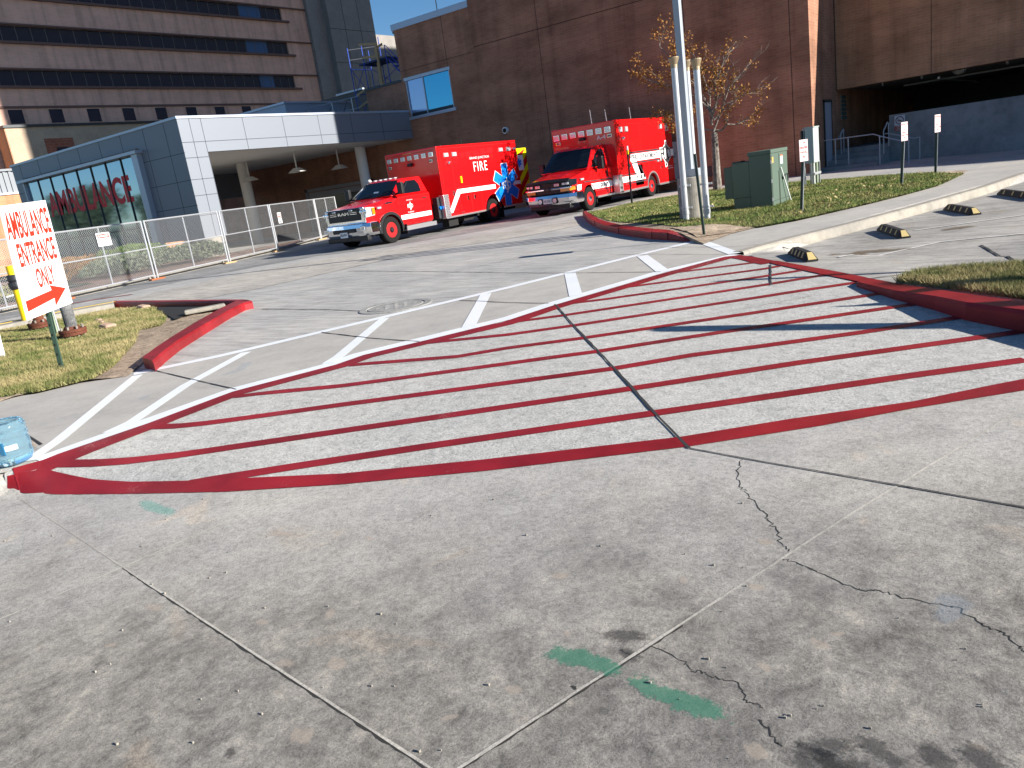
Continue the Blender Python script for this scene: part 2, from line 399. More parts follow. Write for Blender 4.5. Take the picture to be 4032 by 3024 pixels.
def stroke(pts, w_, res=.15, jag=0):
    """outline of a strip of width w_ along world points"""
    q = [Vector((p[0], p[1])) for p in pts]; pp = [q[0]]
    for a, b in zip(q, q[1:]):
        k = max(1, int((b-a).length/res)); pp += [a+(b-a)*(i+1)/k for i in range(k)]
    L_, R_ = [], []
    for i, p in enumerate(pp):
        d = (pp[min(i+1, len(pp)-1)]-pp[max(i-1, 0)]); d = d.normalized() if d.length > 1e-9 else Vector((1, 0)); nn = Vector((-d.y, d.x))
        ww = w_[0]+(w_[1]-w_[0])*i/(len(pp)-1) if isinstance(w_, tuple) else w_
        e = ww/2*(1+random.uniform(-jag, jag)); e2 = ww/2*(1+random.uniform(-jag, jag))
        L_.append(p+nn*e); R_.append(p-nn*e2)
    return L_, R_
def ribbon(name, strokes, m, dz, kind='structure', lab=None, jag=0, uv=False, res=.12, Hf=None):
    Hf = Hf or H; V, F, UV = [], [], []
    for pts, w_ in strokes:
        Ls, Rs = stroke(pts, w_, res, jag); b = len(V); n = len(Ls)
        ww = max(w_) if isinstance(w_, tuple) else w_; c_ = 8 if ww > .15 else 2
        for k, (a, c) in enumerate(zip(Ls, Rs)):
            e = min(1, 4*min(k, n-1-k)/max(1, n-1))
            for q in range(c_+1):
                p = a+(c-a)*q/c_; V.append((p.x, p.y, Hf(p.x, p.y)+dz)); UV.append(((1-abs(2*q/c_-1))*e, 0))
        for i in range(n-1):
            for q in range(c_):
                o = b+(c_+1)*i+q; F.append((o, o+c_+1, o+c_+2, o+1))
    me = bpy.data.meshes.new(name); me.from_pydata(V, [], F)
    bm = bmesh.new(); bm.from_mesh(me)
    for f in bm.faces:
        f.normal_update()
        if f.normal.z < 0: f.normal_flip()
    bm.to_mesh(me); bm.free()
    if uv:
        l = me.uv_layers.new(name='UVMap')
        for lp in me.loops: l.data[lp.index].uv = UV[lp.vertex_index]
    me.materials.append(M[m]); o = bpy.data.objects.new(name, me); COL.objects.link(o)
    if kind: o['kind'] = kind
    return o
PG = lambda pts, dz=0: [G(u, v, dz).xy for u, v in pts]

# ------------------------------------------------------------------ ground
def tensor(xs, ys, Hf, name, m):
    nx, ny = len(xs), len(ys)
    V = [(x, y, Hf(x, y)) for y in ys for x in xs]
    F = [(j*nx+i, j*nx+i+1, (j+1)*nx+i+1, (j+1)*nx+i) for j in range(ny-1) for i in range(nx-1)]
    me = bpy.data.meshes.new(name); me.from_pydata(V, [], F); me.materials.append(M[m])
    for p in me.polygons: p.use_smooth = True
    o = bpy.data.objects.new(name, me); COL.objects.link(o); o['kind'] = 'structure'; return o
xs = [-45, -36, -30, -24, -20, -17, -15]+[-13+.3*i for i in range(17)]+[-7.9+.06*i for i in range(150)]+[1.3+.3*i for i in range(12)]+[6, 8, 12, 20, 40]
ys = [-12, -8, -5, -4, -3]+[-2+.2*i for i in range(14)]+[.8+.06*i for i in range(170)]+[11.1+.2*i for i in range(50)]+[22, 24, 26, 28, 30, 32, 34, 40, 60, 90]
def Hbase(x, y):
    p = Vector((x, y))-W0; t = p.dot(WT); s = p.dot(WN)
    return H(x, y)-.02*(1-sstep(lip(t)-.12, lip(t)-.04, s))*(1 if t < 8 else 1)-(.02 if t > 7.2 else 0)
tensor(xs, ys, Hbase, 'street', 'street')
gm = MB(); gm.add([(-1500, -1500, -.35), (1500, -1500, -.35), (1500, 1500, -.35), (-1500, 1500, -.35)], [(0, 1, 2, 3)]); tag(gm.build('ground', 'ground'), kind='structure')

lipup = [(27, 1936), (243, 1947), (547, 1944), (893, 1936), (1344, 1907), (1921, 1853), (2712, 1758), (3235, 1676), (3599, 1607), (4032, 1537), (4350, 1480)]
Wline = [(27, 1858), (115, 1822), (930, 1529), (1276, 1439), (1407, 1394), (2000, 1250), (2163, 1196), (2597, 1069), (2898, 1000)]
na = len(lipup)+8
apron = PG(lipup)+PG([(4500, 1390), (4032, 1263), (3873, 1230), (3644, 1183), (3499, 1146), (3373, 1112), (3200, 1066), (3035, 1032), (2898, 1000)])+PG(Wline[::-1][1:])
apron = [p if k < na else p-WN*.06 for k, p in enumerate(apron)]
drape('driveway_apron', [apron], 'apron', -.0015, .06)
up_line = [(525, 1470), (863, 1399), (1000, 1367), (2000, 1130), (2520, 1000), (2746, 946)]
grass_low = [(2770, 940), (2882, 917), (3000, 887), (3159, 855), (3420, 795), (3574, 757), (3700, 722), (3812, 670)]
kerb_top = [(4500, 560), (4032, 685), (3870, 740), (3610, 813), (3365, 878), (3014, 967), (2930, 990)]
walk = PG([(0, 1576), (243, 1515), (498, 1476), (525, 1470)])+PG(up_line[1:])+PG(grass_low+[(4032, 610), (4500, 480)])+[Vector((p.x, p.y)) for p in (atZ(u, v, 0) for u, v in kerb_top)]+PG([(2898, 999)])+PG(Wline[::-1][1:])+PG([(-300, 1990), (-600, 1900), (-600, 1660)])
drape('sidewalk', [walk], 'walk', .0, .12)
back = [(2296, 853), (2334, 838), (2423, 812), (2657, 769), (2785, 746), (3117, 717), (3400, 699), (3812, 671), (4032, 640)]
drive = [p+WN*.08 for p in PG(up_line)]+PG([(2732, 949), (2650, 944), (2540, 930), (2450, 917), (2380, 901), (2330, 880), (2296, 853)])+PG(back[1:])+[Vector(p) for p in ((6, 22), (6, 34.5), (-8, 36), (-8, 31), (-43, 31), (-43, 3), (-16, -2), (-10, 2.6))]
drape('driveway', [drive], 'driveway', -.002, .5)
lane = PG([(-300, 1330), (0, 1262), (445, 1165), (700, 1110), (1000, 1052), (1250, 1008), (1450, 985)])+[Vector(p) for p in ((-13.4, 21), (-13.4, 30), (-16.5, 30), (-24.4, 20), (-24.4, 4))]
drape('lane', [lane], 'lane', .002, .5)
band = PG([(445, 1190), (1000, 1068), (1400, 1000), (1700, 958), (2290, 862), (2292, 885), (2100, 925), (1700, 985), (1400, 1050), (1000, 1140), (720, 1192)])
drape('driveway_pale_band', [band], 'band', .004, .4)
park = PG([(2960, 1006), (3030, 1034), (3056, 1030), (3289, 1070), (3410, 1096), (3560, 1118), (4032, 1050), (4600, 1000), (4600, 720)])+PG([(4600, 600), (4032, 716), (3870, 760), (3620, 836), (3365, 905), (3150, 966), (3036, 990), (2960, 996)], 0)
drape('parking_lot', [park], 'parking', -.003, .1)

# markings
ribbon('white_marking', [(PG([(150, 1809)]+Wline[2:], .01), .2), (PG(up_line, .01), .17)], 'white', .0032)
ribbon('white_bar_marking', [(PG(p, .01), w_) for p, w_ in [
    ([(541, 1475), (231, 1728), (110, 1812)], .11), ([(970, 1384), (729, 1515), (523, 1655), (425, 1700)], .12), ([(1513, 1251), (1335, 1400), (1290, 1428)], .13),
    ([(1913, 1155), (1845, 1283)], .15), ([(2244, 1073), (2267, 1161)], .16), ([(2529, 1005), (2610, 1066)], .17), ([(2760, 948), (2891, 996)], .17)]], 'white', .0045)
BW = [(60, 1880), (182, 1828), (608, 1667), (936, 1543), (1344, 1436), (1452, 1398), (2000, 1269), (2190, 1205), (2443, 1131), (2610, 1081), (2868, 1011), (2900, 1008)]
BE = [(2885, 1006), (2940, 1014), (3000, 1027), (3035, 1033)]
stripes = [[(735, 1902), (900, 1873), (1344, 1803), (2559, 1624), (2718, 1601), (4040, 1411)],
           [(231, 1820), (380, 1818), (510, 1809), (700, 1787), (899, 1758), (1344, 1692), (2486, 1525), (2688, 1494), (3140, 1424), (4040, 1298)],
           [(608, 1676), (700, 1673), (808, 1662), (1344, 1589), (2413, 1447), (2723, 1394), (3000, 1358), (3400, 1303), (3850, 1234)],
           [(930, 1557), (1344, 1515), (2181, 1402), (2362, 1378), (2860, 1301), (3056, 1273), (3650, 1186)],
           [(1380, 1434), (1800, 1400), (2000, 1366), (2303, 1326), (3000, 1223), (3505, 1146)],
           [(1640, 1352), (2000, 1314), (2258, 1278), (3000, 1165), (3159, 1140), (3370, 1109)],
           [(1841, 1293), (2000, 1267), (2221, 1238), (3000, 1120), (3265, 1076)],
           [(2190, 1199), (2389, 1174), (3000, 1086), (3152, 1062)],
           [(2407, 1136), (3000, 1057), (3068, 1045)], [(2610, 1077), (2972, 1031)]]
ribbon('red_border_line', [(PG(BW, .01), .2)], 'red', .0038)
ribbon('red_side_line', [(PG(BE, .01), (.2, .25))], 'red', .0042)
ribbon('red_marking', [(PG(s_, .01), .105) for s_ in stripes], 'red', .003)
lip_in = [(27, 1868), (176, 1847), (365, 1889), (516, 1899), (729, 1895), (899, 1887), (1344, 1867), (1891, 1813), (2656, 1725), (2688, 1721), (3110, 1652), (3599, 1582), (4032, 1494), (4400, 1425)]
lipo = PG([(30, 1941), (243, 1949), (547, 1946), (893, 1938), (1344, 1909), (1921, 1855), (2712, 1760), (3235, 1678), (3599, 1609), (4032, 1539), (4400, 1475)])
drape('red_border_marking', [PG(lip_in)+lipo[::-1]], 'redkerb', .0048, .06)
# right red kerb
KB = [(3056, 1028), (3289, 1070), (3410, 1096), (3527, 1115), (3793, 1154), (4032, 1187), (4400, 1240)]
KF = [(3035, 1037), (3220, 1078), (3373, 1110), (3513, 1143), (3681, 1167), (3803, 1191), (4032, 1222), (4400, 1285)]
kz = [-.015, -.02, -.02, -.01, .0, .0, .0, .0]
kb = [atZ(u, v, -.0) for u, v in KB]; 
def kerb(name, front, back_, zt, m, label=None, zb=-.3):
    """kerb from matched front / back pixel lines with top heights"""
    mb = MB(); n = len(front); V = []
    for (f, b, z) in zip(front, back_, zt):
        pf = atZ(*f, z); pb = atZ(*b, z)
        d = (pb-pf).normalized()
        V += [Vector((pf.x, pf.y, zb))-d*.015, pf+Vector((0, 0, -.03))-d*.006, pf+d*.02, pb, Vector((pb.x, pb.y, zb))]
    F = []
    for i in range(n-1):
        for j in range(4): F.append((5*i+j, 5*i+j+1, 5*i+j+6, 5*i+j+5))
    F += [(0, 1, 2, 3, 4), tuple(5*(n-1)+j for j in (4, 3, 2, 1, 0))]
    mb.add(V, F); o = mb.build(name, m); o['kind'] = 'structure'; return o
kerb('red_kerb', [(3373, 1111), (3513, 1143), (3681, 1167), (3803, 1191), (4032, 1222), (4400, 1285)], [(3410, 1092), (3527, 1114), (3700, 1140), (3820, 1158), (4032, 1187), (4400, 1240)], [-.025, -.005, .02, .035, .04, .04], 'redkerb')
drape('red_kerb_marking', [PG([(3035, 1030), (3056, 1028), (3289, 1070), (3410, 1094), (3390, 1113), (3200, 1074), (3035, 1038)])], 'redkerb', .008, .1)
# kerb by the parking lot
kt = [(4500, 560), (4032, 685), (3870, 740), (3610, 813), (3365, 878), (3240, 909), (3130, 936), (3014, 967), (2960, 982), (2925, 992)]
mb = MB(); V = []
for u, v in kt:
    p = atZ(u, v, .0); t_ = WN.to_3d()*-1
    V += [p+Vector((0, 0, -.3))-t_*.035, p+Vector((0, 0, -.1))-t_*.03, p-t_*.012+Vector((0, 0, -.008)), p+t_*.012+Vector((0, 0, .009)), p+t_*.16+Vector((0, 0, .009)), p+t_*.16+Vector((0, 0, -.3))]
F = [(6*i+j, 6*i+j+1, 6*i+j+7, 6*i+j+6) for i in range(len(kt)-1) for j in range(5)]
mb.add(V, F); tag(mb.build('kerb', 'kerbgrey'), kind='structure')
# middle red kerb by the right lawn
FT = [(2294, 832), (2302, 842), (2316, 858), (2340, 871), (2371, 883), (2434, 897), (2500, 907), (2565, 914), (2628, 917), (2690, 935), (2732, 949)]
BT = [(2308, 830), (2317, 838), (2335, 849), (2360, 862), (2389, 872), (2440, 884), (2500, 892), (2570, 900), (2640, 905), (2700, 926), (2746, 946)]
kerb('red_kerb_curved', FT, BT, [.13]*9+[.07, .012], 'redkerb', zb=-.1)
def kerb_joint(pf, pb, z, m='signblack'):
    a, b = atZ(*pf, z), atZ(*pb, z); d = (b-a).normalized(); t_ = Vector((-d.y, d.x, 0))
    o = MB(a).obox(a-d*.02+Vector((0, 0, -z-.05))-t_*.004, t_*.008, (b-a)*1.0+d*.02, (0, 0, z+.053)).build('kerb_joint_line', 'darkred'); o['kind'] = 'structure'
M['darkred'] = mat('kerb_joint_dark', (.05, .006, .006), .9)
for k in (3, 5, 7, 8): kerb_joint(FT[k], BT[k], .13)
# left red kerb arm
kerb('red_kerb_arm', [(601, 1420), (640, 1385), (700, 1340), (800, 1280), (900, 1222), (960, 1192), (993, 1185)], [(560, 1408), (610, 1370), (672, 1328), (770, 1268), (870, 1212), (930, 1184), (975, 1180)], [.12]*7, 'redkerb', zb=-.1)
kerb('red_kerb_far', [(985, 1183), (900, 1184), (750, 1187), (600, 1189), (447, 1189)], [(960, 1179), (900, 1179), (750, 1181), (600, 1183), (447, 1184)], [.12]*5, 'redkerb', zb=-.1)
kerb('kerb_far', [(447, 1196), (250, 1232), (0, 1284), (-200, 1325)], [(440, 1184), (240, 1222), (0, 1271), (-200, 1312)], [.12]*4, 'kerbgrey', zb=-.1)
yk = [atZ(u, v, .12) for u, v in ((440, 1190), (240, 1226), (0, 1276), (-200, 1317))]
yb = MB()
for a, b in zip(yk, yk[1:]):
    yb.obox(a+Vector((0, 0, .001)), b-a, Vector((.06, .05, 0)), (0, 0, .006))
tag(yb.build('yellow_kerb_marking', 'yellowline'), kind='structure')
# manhole
mp = G(1558, 1206)
mh = thing('manhole_cover', mp, 'round manhole cover set in the concrete driveway beyond the white line', 'manhole cover')
MB((0, 0, 0)).lathe([(.50, -.02), (.50, .002), (.485, .006), (.40, .005), (.395, -.004), (.38, -.004), (.375, .005), (0.02, .006)], (0, 0, .004), 'Z', 40).build('cover', 'cover', mh)
rm = MB()
for a in range(-3, 4):
    for b in range(-3, 4):
        if a*a+b*b < 10 and (a+b) % 2 == 0: rm.box(a*.09-.014, a*.09+.014, b*.09-.03, b*.09+.03, .008, .0125)
tag(rm.build('raised_pattern', 'cover', mh), kind=None)
# joints and cracks
def W(pts): return PG(pts, .01)
ribbon('joint_line_dark', [(W([(2185, 1196), (2240, 1258), (2300, 1322), (2375, 1400), (2480, 1513), (2580, 1625), (2688, 1736), (2714, 1760)]), .019), (W([(3034, 1040), (3034, 1120)]), .02),
    (W([(2714, 1760), (3000, 1812), (3532, 1904), (4100, 2003)]), .008), (W([(605, 1455), (760, 1492), (930, 1530)]), .014), (W([(1265, 1306), (1450, 1328), (1650, 1342)]), .02), (W([(1810, 1180), (2000, 1189), (2160, 1192)]), .02),
    (W([(0, 1217+0), (60, 1215)]), .01), (W([(1030, 1215), (1290, 1217), (1420, 1222)]), .02), (W([(1370, 1066), (1700, 1068), (2000, 1072), (2250, 1073), (2600, 1068)]), .02), (W([(2600, 972), (2900, 970), (3300, 960)]), .014),
    (W([(3862, 963), (4032, 1045), (4200, 1120)]), .03), (W([(3410, 1096), (3640, 1066), (4032, 1046)]), .02), (W([(2400, 1000), (2900, 1000)]), .01)], 'joint', .0052, jag=.4)
ribbon('joint_line_street', [(W([(2714, 1760), (3000, 1812), (3532, 1904), (4100, 2003)]), .004)], 'crack', .0009, jag=.8, res=.04)
ribbon('joint_line', [(W([(73, 1956), (480, 2225), (900, 2500), (1344, 2788), (1708, 3024), (1900, 3148)]), .009), (W([(-60, 2456), (0, 2429), (480, 2227), (960, 2016), (1167, 1928)]), .009),
    (W([(1740, 3070), (1788, 3024), (2688, 2443), (3347, 2016), (3532, 1904), (4100, 1555)]), .012), (W([(1350, 1450), (2000, 1385), (2265, 1318), (2900, 1216), (3200, 1160)]), .012), (W([(1150, 1212), (2000, 1020), (2360, 915)]), .015)], 'lightjoint', .0012, jag=.3)
ribbon('joint_shadow_line', [(W([(480, 2231), (900, 2509), (1344, 2797), (1700, 3030), (1880, 3150)]), (.006, .012)), (W([(1800, 3026), (2300, 2704), (2688, 2453)]), .008)], 'crack', .0007, jag=.9, res=.03)
def jagged(pts, amp=.02, k=6):
    P_ = [Vector(p) for p in PG(pts, .01)]; out = [P_[0]]
    for a, b in zip(P_, P_[1:]):
        for i in range(1, k+1):
            q = a+(b-a)*i/k
            if i < k: q += Vector((random.uniform(-amp, amp), random.uniform(-amp, amp)))
            out.append(q)
    return out
c5 = lambda x, y: (2688+x/1.646, 1400+y/1.646)
c8 = lambda x, y: (2688+x/1.646, 2016+y/1.646)
ribbon('crack', [(jagged([c5(390, 660), c5(355, 770), c5(365, 840), c5(400, 870), c5(450, 920), c5(550, 1020), c5(545, 1050), c5(620, 1130), c5(640, 1200), c5(685, 1255)], .014), .005),
    (jagged([c5(640, 1300), c5(740, 1330), c5(920, 1405), c5(1110, 1490), c5(1200, 1505), c8(1240, 490), c8(1400, 530), c8(1640, 575), c8(1780, 600), c8(1920, 700), c8(2000, 745), c8(2090, 765), c8(2160, 840), c8(2230, 895)], .01), .005),
    (jagged([(2559, 2532), c8(0, 950), c8(60, 1010), c8(130, 1020), c8(240, 1070), c8(360, 1090), c8(400, 1190), c8(430, 1215), c8(520, 1250)], .008), .0035),
    (jagged([c8(490, 1330), c8(560, 1390), c8(600, 1470), c8(640, 1500)], .006), .004), (jagged([(2440, 2550), (2480, 2568)], .004), .006), (jagged([(2250, 2690), (2268, 2705)], .004), .01)], 'crack', .0010, jag=.8, res=.02)
ribbon('green_spray_mark', [(W([(2130, 2540), (2230, 2572), (2340, 2600), (2480, 2650)]), (.16, .12)), (W([(2440, 2640), (2560, 2700), (2700, 2755), (2940, 2845)]), (.10, .17))], 'sprayg', .0016, uv=True, res=.03)
ribbon('teal_spray_mark', [(W([(545, 1962), (590, 1985), (690, 2022)]), .14)], 'sprayt', .0008, uv=True, res=.03)
ribbon('blue_spray_mark', [(W([(850, 1478), (940, 1455), (990, 1415)]), .16), (W([(530, 1572), (600, 1552)]), .16), (W([(3650, 2380), (3720, 2420), (3780, 2330)]), .16)], 'sprayb', .0012, uv=True, res=.05)
st = []
for (u, v, du, dv, w_) in [(2350, 2510, 220, -30, .10), (3150, 2960, 240, -60, .1), (3330, 2900, 260, 90, .1), (3560, 2910, 220, 90, .1), (3760, 2930, 230, 110, .1), (3100, 2930, 330, 160, .12), (3200, 2980, 330, 60, .1), (880, 2940, 50, 20, .05), (2420, 2560, 120, 20, .08)]:
    st.append((W([(u, v), (u+du*.5, v+dv*.5), (u+du, v+dv)]), w_))
ribbon('oil_stain', st, 'stain', .0009, uv=True, res=.05)
ribbon('brown_stain', [(W([(3260, 1008), (3400, 990), (3600, 975)]), .35), (W([(3700, 905), (3850, 885)]), .3)], 'stainbrown', .006, uv=True, res=.1)
sc = []
for i in range(26):
    u, v = random.uniform(300, 4000), random.uniform(2080, 3000)
    sc.append((W([(u, v), (u+random.uniform(30, 100), v+random.uniform(-30, 20))]), random.uniform(.03, .09)))
ribbon('pale_scuff', sc, 'scuff', .0006, uv=True, res=.02)
ribbon('parking_line', [(W([(3300, 1010), (3700, 950), (4150, 905)]), .06), (W([(3600, 905), (4100, 835)]), .06), (W([(3500, 870), (3600, 860)]), .05)], 'faintwhite', .004)
ribbon('red_lane_marking', [(W([(-50, 1195), (285, 1193), (400, 1175), (520, 1158)]), .16)], 'redkerb', .006)
pb = MB()
for i in range(60):
    p = G(random.uniform(0, 4032), random.uniform(1950, 3000)); r = random.uniform(.001, .004)
    pb.box(p.x-r, p.x+r*1.4, p.y-r, p.y+r, p.z, p.z+r*1.3+.003)
tag(pb.build('grit', 'tan_conc'), 'loose grit and crumbs scattered over the concrete street', 'grit', kind='stuff')
# ------------------------------------------------------------------ big brick building (right and centre)
YW, XC, YR = 30.5, -8.03, 34.0
bb = thing('brick_building', (XC, YW, 0), 'large windowless red brick building with a square corner behind the ambulances', 'building')
o3 = (XC, YW, 0)
MB(o3).box(-22.8, XC, YW, 60, -.4, 14).build('wall', 'brick', bb)
# left lower block with window
lw = MB(o3); YL = YW+.06
wx0, wx1, wz0, wz1 = -27.3, -24.47, 5.03, 6.75
lw.box(-27.55, wx0, YL, 45, -.4, 9.1); lw.box(wx1, -22.8, YL, 45, -.4, 9.1); lw.box(wx0, wx1, YL, 45, -.4, wz0); lw.box(wx0, wx1, YL, 45, wz1, 9.1)
lw.build('wall', 'brick', bb)
MB(o3).box(-27.65, -22.82, YL-.06, 45, 9.1, 9.38).build('coping', 'metalcap', bb)
wn = MB(o3).box(wx0-.08, wx1+.08, YL-.05, YL+.02, wz1-.02, wz1+.12).box(wx0-.12, wx1+.12, YL-.08, YL+.05, wz0-.14, wz0).box(wx0, wx0+.04, YL-.02, YL+.1, wz0, wz1).box(wx1-.04, wx1, YL-.02, YL+.1, wz0, wz1).box(wx0+1.08, wx0+1.13, YL+.01, YL+.1, wz0, wz1).build('window', 'metalcap', bb)
a = MB(o3).box(wx0+.04, wx0+1.08, YL+.05, YL+.07, wz0+.16, wz1).build('pane', mat('pale_pane', (.30, .40, .60), .15, .7), None); a.parent = wn; a.location = (0, 0, 0)
a = MB(o3).box(wx0+1.13, wx1-.04, YL+.05, YL+.07, wz0+.16, wz1).build('pane', mat('blue_pane', (.08, .34, .52), .06, .85), None); a.parent = wn; a.location = (0, 0, 0)
a = MB(o3).box(wx0+.04, wx1-.04, YL+.06, YL+.08, wz0, wz0+.16).build('sill', 'darkmetal', None); a.parent = wn; a.location = (0, 0, 0)
MB(o3).box(-30.24, -27.55, YL+.1, YL+3, -.4, 6.75).build('wall', 'brick', bb)
MB(o3).box(-30.28, -27.5, YL+.06, YL+3.1, 6.75, 6.86).build('coping', 'darkmetal', bb)
jt = MB(o3)
for X in (-19.25, -12.63, -8.69): jt.box(X-.012, X+.012, YW-.004, YW+.01, -.1, 14)
jt.box(-22.8, XC, YW-.003, YW+.01, 7.38, 7.41); jt.box(-27.5, -22.85, YL-.004, YL+.01, 7.2, 7.22); jt.box(-24.52, -24.5, YL-.004, YL+.01, 6.9, 9.1)
jt.build('expansion_joint', mat('wall_joint', (.05, .03, .025), .9), bb)
# right wing with deep garage opening; its unseen roofline is shaped to cast the shadows
prof = [(XC, 2.95), (42, 2.95), (42, 17), (32.8, 14.6), (17.9, 9.65), (9, 7.1), (4.65, 7.25), (2.4, 8.3), (0, 9.5), (-3, 11), (XC, 13.9)]
rw = MB(o3).prism(prof, 'xz', YR, YR+.6); rw.build('wall', 'brickr', bb)
MB(o3).box(XC, 42, YR+.02, 60, 2.99, 3.4).build('soffit', 'tan_conc', bb)
MB(o3).box(XC+.002, 42, YR+.6, 60, 3.4, 7).build('wall', 'brick', bb)
MB(o3).box(42, 43, YR, 60, -.4, 7).box(XC, 43, 52, 53, -.4, 3.2).build('wall', 'darkmetal', bb)
MB(o3).box(-4.69, -4.67, YR-.004, YR+.01, 2.95, 9).box(XC+.01, XC+.05, YR-.004, YR, 2.95, 9).build('expansion_joint', 'crack', bb)
# unseen tower added behind the block to shade the hospital
MB(o3).box(-19.5, -9, 51.3, 97.1, 13, 58).box(-19.5, -9, 97.11, 124, 13, 47.3).build('shade_tower', 'brickfar', bb)
dr = MB(o3).box(XC-.02, XC+.03, 32.1, 33.1, .15, 2.5).build('door', mat('grey_door', (.36, .36, .42), .5), bb)
a = MB(o3).box(XC-.02, XC+.05, 32.02, 32.1, .1, 2.58).box(XC-.02, XC+.05, 33.1, 33.18, .1, 2.58).box(XC-.02, XC+.05, 32.02, 33.18, 2.5, 2.6).build('frame', 'crack'); a.parent = dr; a.location = (0, 0, 0)
gb = MB(o3)
for i in range(6):
    for j in range(2): gb.box(XC-.02, XC+.04, 34.75+.42*j, 35.12+.42*j, 1.82+.16*i, 1.95+.16*i)
gb.build('glass_block_window', mat('glass_block', (.12, .17, .17), .15, 0, .8), bb)
# interior brick side wall
MB(o3).box(XC-.3, XC-.001, YR+.6, 52, -.4, 3).build('wall', 'brick', bb)
hp = MB(o3)
hp.path([(-6, 36.5, 2.78), (-1, 36.5, 2.78)], .035).path([(-4.6, 35.2, 2.8), (-4.6, 50, 2.8)], .05)
for x in (-6.6, -5.2, -3.8, -2.4): hp.lathe([(.02, 0), (.05, .06), (.05, .12)], (x, 35.4, 2.86), 'Z', 8)
hp.build('ceiling_pipe', 'galv', bb)
sg = thing('ceiling_lamp', (-4.0, 36, 2.98), 'pale half-round ceiling lamp inside the dark garage opening', 'lamp')
MB((-4.0, 36, 2.98)).lathe([(.02, -.16), (.16, -.12), (.24, -.02), (.25, 0)], (-4.0, 36, 2.98), 'Z', 20).build('bowl', 'offwhite', sg, smooth=True)
# round wall vent left of the trunk
vt = thing('wall_vent', (-10.7, YW, .85), 'round black vent opening low on the brick wall beside the tree trunk', 'vent')
vp = atY(2802, 674, YW)
vt.location = vp
MB(vp).lathe([(.19, -.16), (.21, -.16), (.21, .02), (.19, .02)], vp, 'Y', 24).build('collar', 'darkmetal', vt)
MB(vp).lathe([(.19, -.10), (.19, -.02)], vp, 'Y', 24).build('hole', 'under', vt)
# wall camera
cp = atY(2990, 0, YW); cp = atY(1993, 513, YW)
cmr = thing('security_camera', cp, 'small white dome camera on the brick wall above the left ambulance', 'camera')
MB(cp).lathe([(.05, -.12), (.15, -.12), (.15, .0), (.05, 0)], cp, 'Y', 20).build('housing', 'white_p', cmr, smooth=False)
MB(cp).lathe([(.02, -.2), (.08, -.18), (.1, -.12)], cp, 'Y', 16).build('dome', 'blackg', cmr, smooth=True)
ant = atX(1722, 47, -24); ant = atY(1722, 47, 33)
af = thing('roof_mast', ant, 'thin pale mast rising above the brick parapet against the blue sky', 'mast')
MB(ant).tube((ant.x, ant.y, 9), (ant.x, ant.y, 13), .03, 6).build('mast', 'galv', af)
ap = atY(1556, 95, 32.5)
af = thing('roof_camera', (ap.x, ap.y, 9.1), 'small dark bracket device on the left end of the brick parapet', 'device')
MB((ap.x, ap.y, 9.1)).tube((ap.x, ap.y, 9.1), (ap.x, ap.y, 9.75), .04, 6).box(ap.x-.25, ap.x+.1, ap.y-.05, ap.y+.05, 9.45, 9.55).build('bracket', 'darkmetal', af)

# ------------------------------------------------------------------ ramp wall, steps, rails
rwl = thing('ramp_wall', (-6.05, YR, 0), 'long smooth grey concrete wall in front of the dark garage opening', 'wall')
MB((-6.05, YR, 0)).box(-6.05, 30, YR-.35, YR-.02, -.5, 1.7).build('wall', 'greywall', rwl)
st_ = MB((-8, 31, 0))
st_.box(-8.0, -6.05, 31.3, 33.6, -.2, .14).box(-8.0, -6.05, 32.3, 40, .14, .32).box(-8.0, -6.05, 33.0, 40, .32, .5).box(-8.0, -6.05, 33.7, 40, .5, .68)
stp = thing('concrete_steps', (-8, 31, 0), 'shaded concrete steps rising beside the brick corner behind the meter box', 'steps')
for i, (y0, z0, z1) in enumerate([(31.3, -.2, .14), (32.3, .14, .32), (33.0, .32, .5), (33.7, .5, .68)]):
    MB((-8, 31, 0)).box(-8.0, -6.05, y0, 40, z0, z1).build('tread', 'greywall', stp)
C4 = lambda x, y: (3000+x/2.143, y/2.143)
def rail(name, label, tops, posts, Y, r=.022):
    base = atY(*C4(*posts[0][1]), Y); t = thing(name, base, label, 'handrail', 'steel handrails by the steps')
    b = MB(base); P_ = [atY(*C4(*p), y) for p, y in tops]; b.path(P_, r)
    b.build('top_rail', 'grey', t)
    for (a, c), y in posts and [((p[0], p[1]), p[2]) for p in posts]:
        q = atY(*C4(*a), y); e = atY(*C4(*c), y)
        MB(base).tube(q, (q.x, q.y, e.z), r, 6).build('post', 'grey', t)
rail('handrail', 'grey pipe handrail sloping down in front of the steps and the wall', [((525, 1188), 31.4), ((725, 1160), 31.3), ((940, 1132), 31.2), ((995, 1148), 31.1), ((1180, 1190), 31.0), ((1240, 1178), 30.9)], [((618, 1172), (622, 1385), 31.35), ((727, 1160), (730, 1388), 31.3), ((993, 1148), (996, 1392), 31.1), ((1238, 1180), (1237, 1405), 30.9)], 31.3)
rail('handrail', 'taller grey handrail rising up the steps against the black opening', [((1060, 1030), 33), ((1026, 1105), 32.8)], [((1026, 1105), (1028, 1330), 32.8), ((1068, 1035), (1070, 1235), 33.4)], 32.8)
rail('handrail', 'short grey handrail fixed beside the foot of the grey concrete wall', [((1035, 1130), 32.9), ((1065, 1125), 32.9), ((1280, 1168), 32.8), ((1333, 1156), 32.8)], [((1332, 1158), (1336, 1360), 32.8)], 32.8)
rail('handrail', 'pair of slim grey rail posts close to the brick inner corner', [((640, 1180), 33.3), ((686, 1090), 33.6)], [((665, 1118), (668, 1330), 33.3), ((688, 1092), (694, 1285), 33.6)], 33.3)
ns = atY(3522, 457, YR-.37)
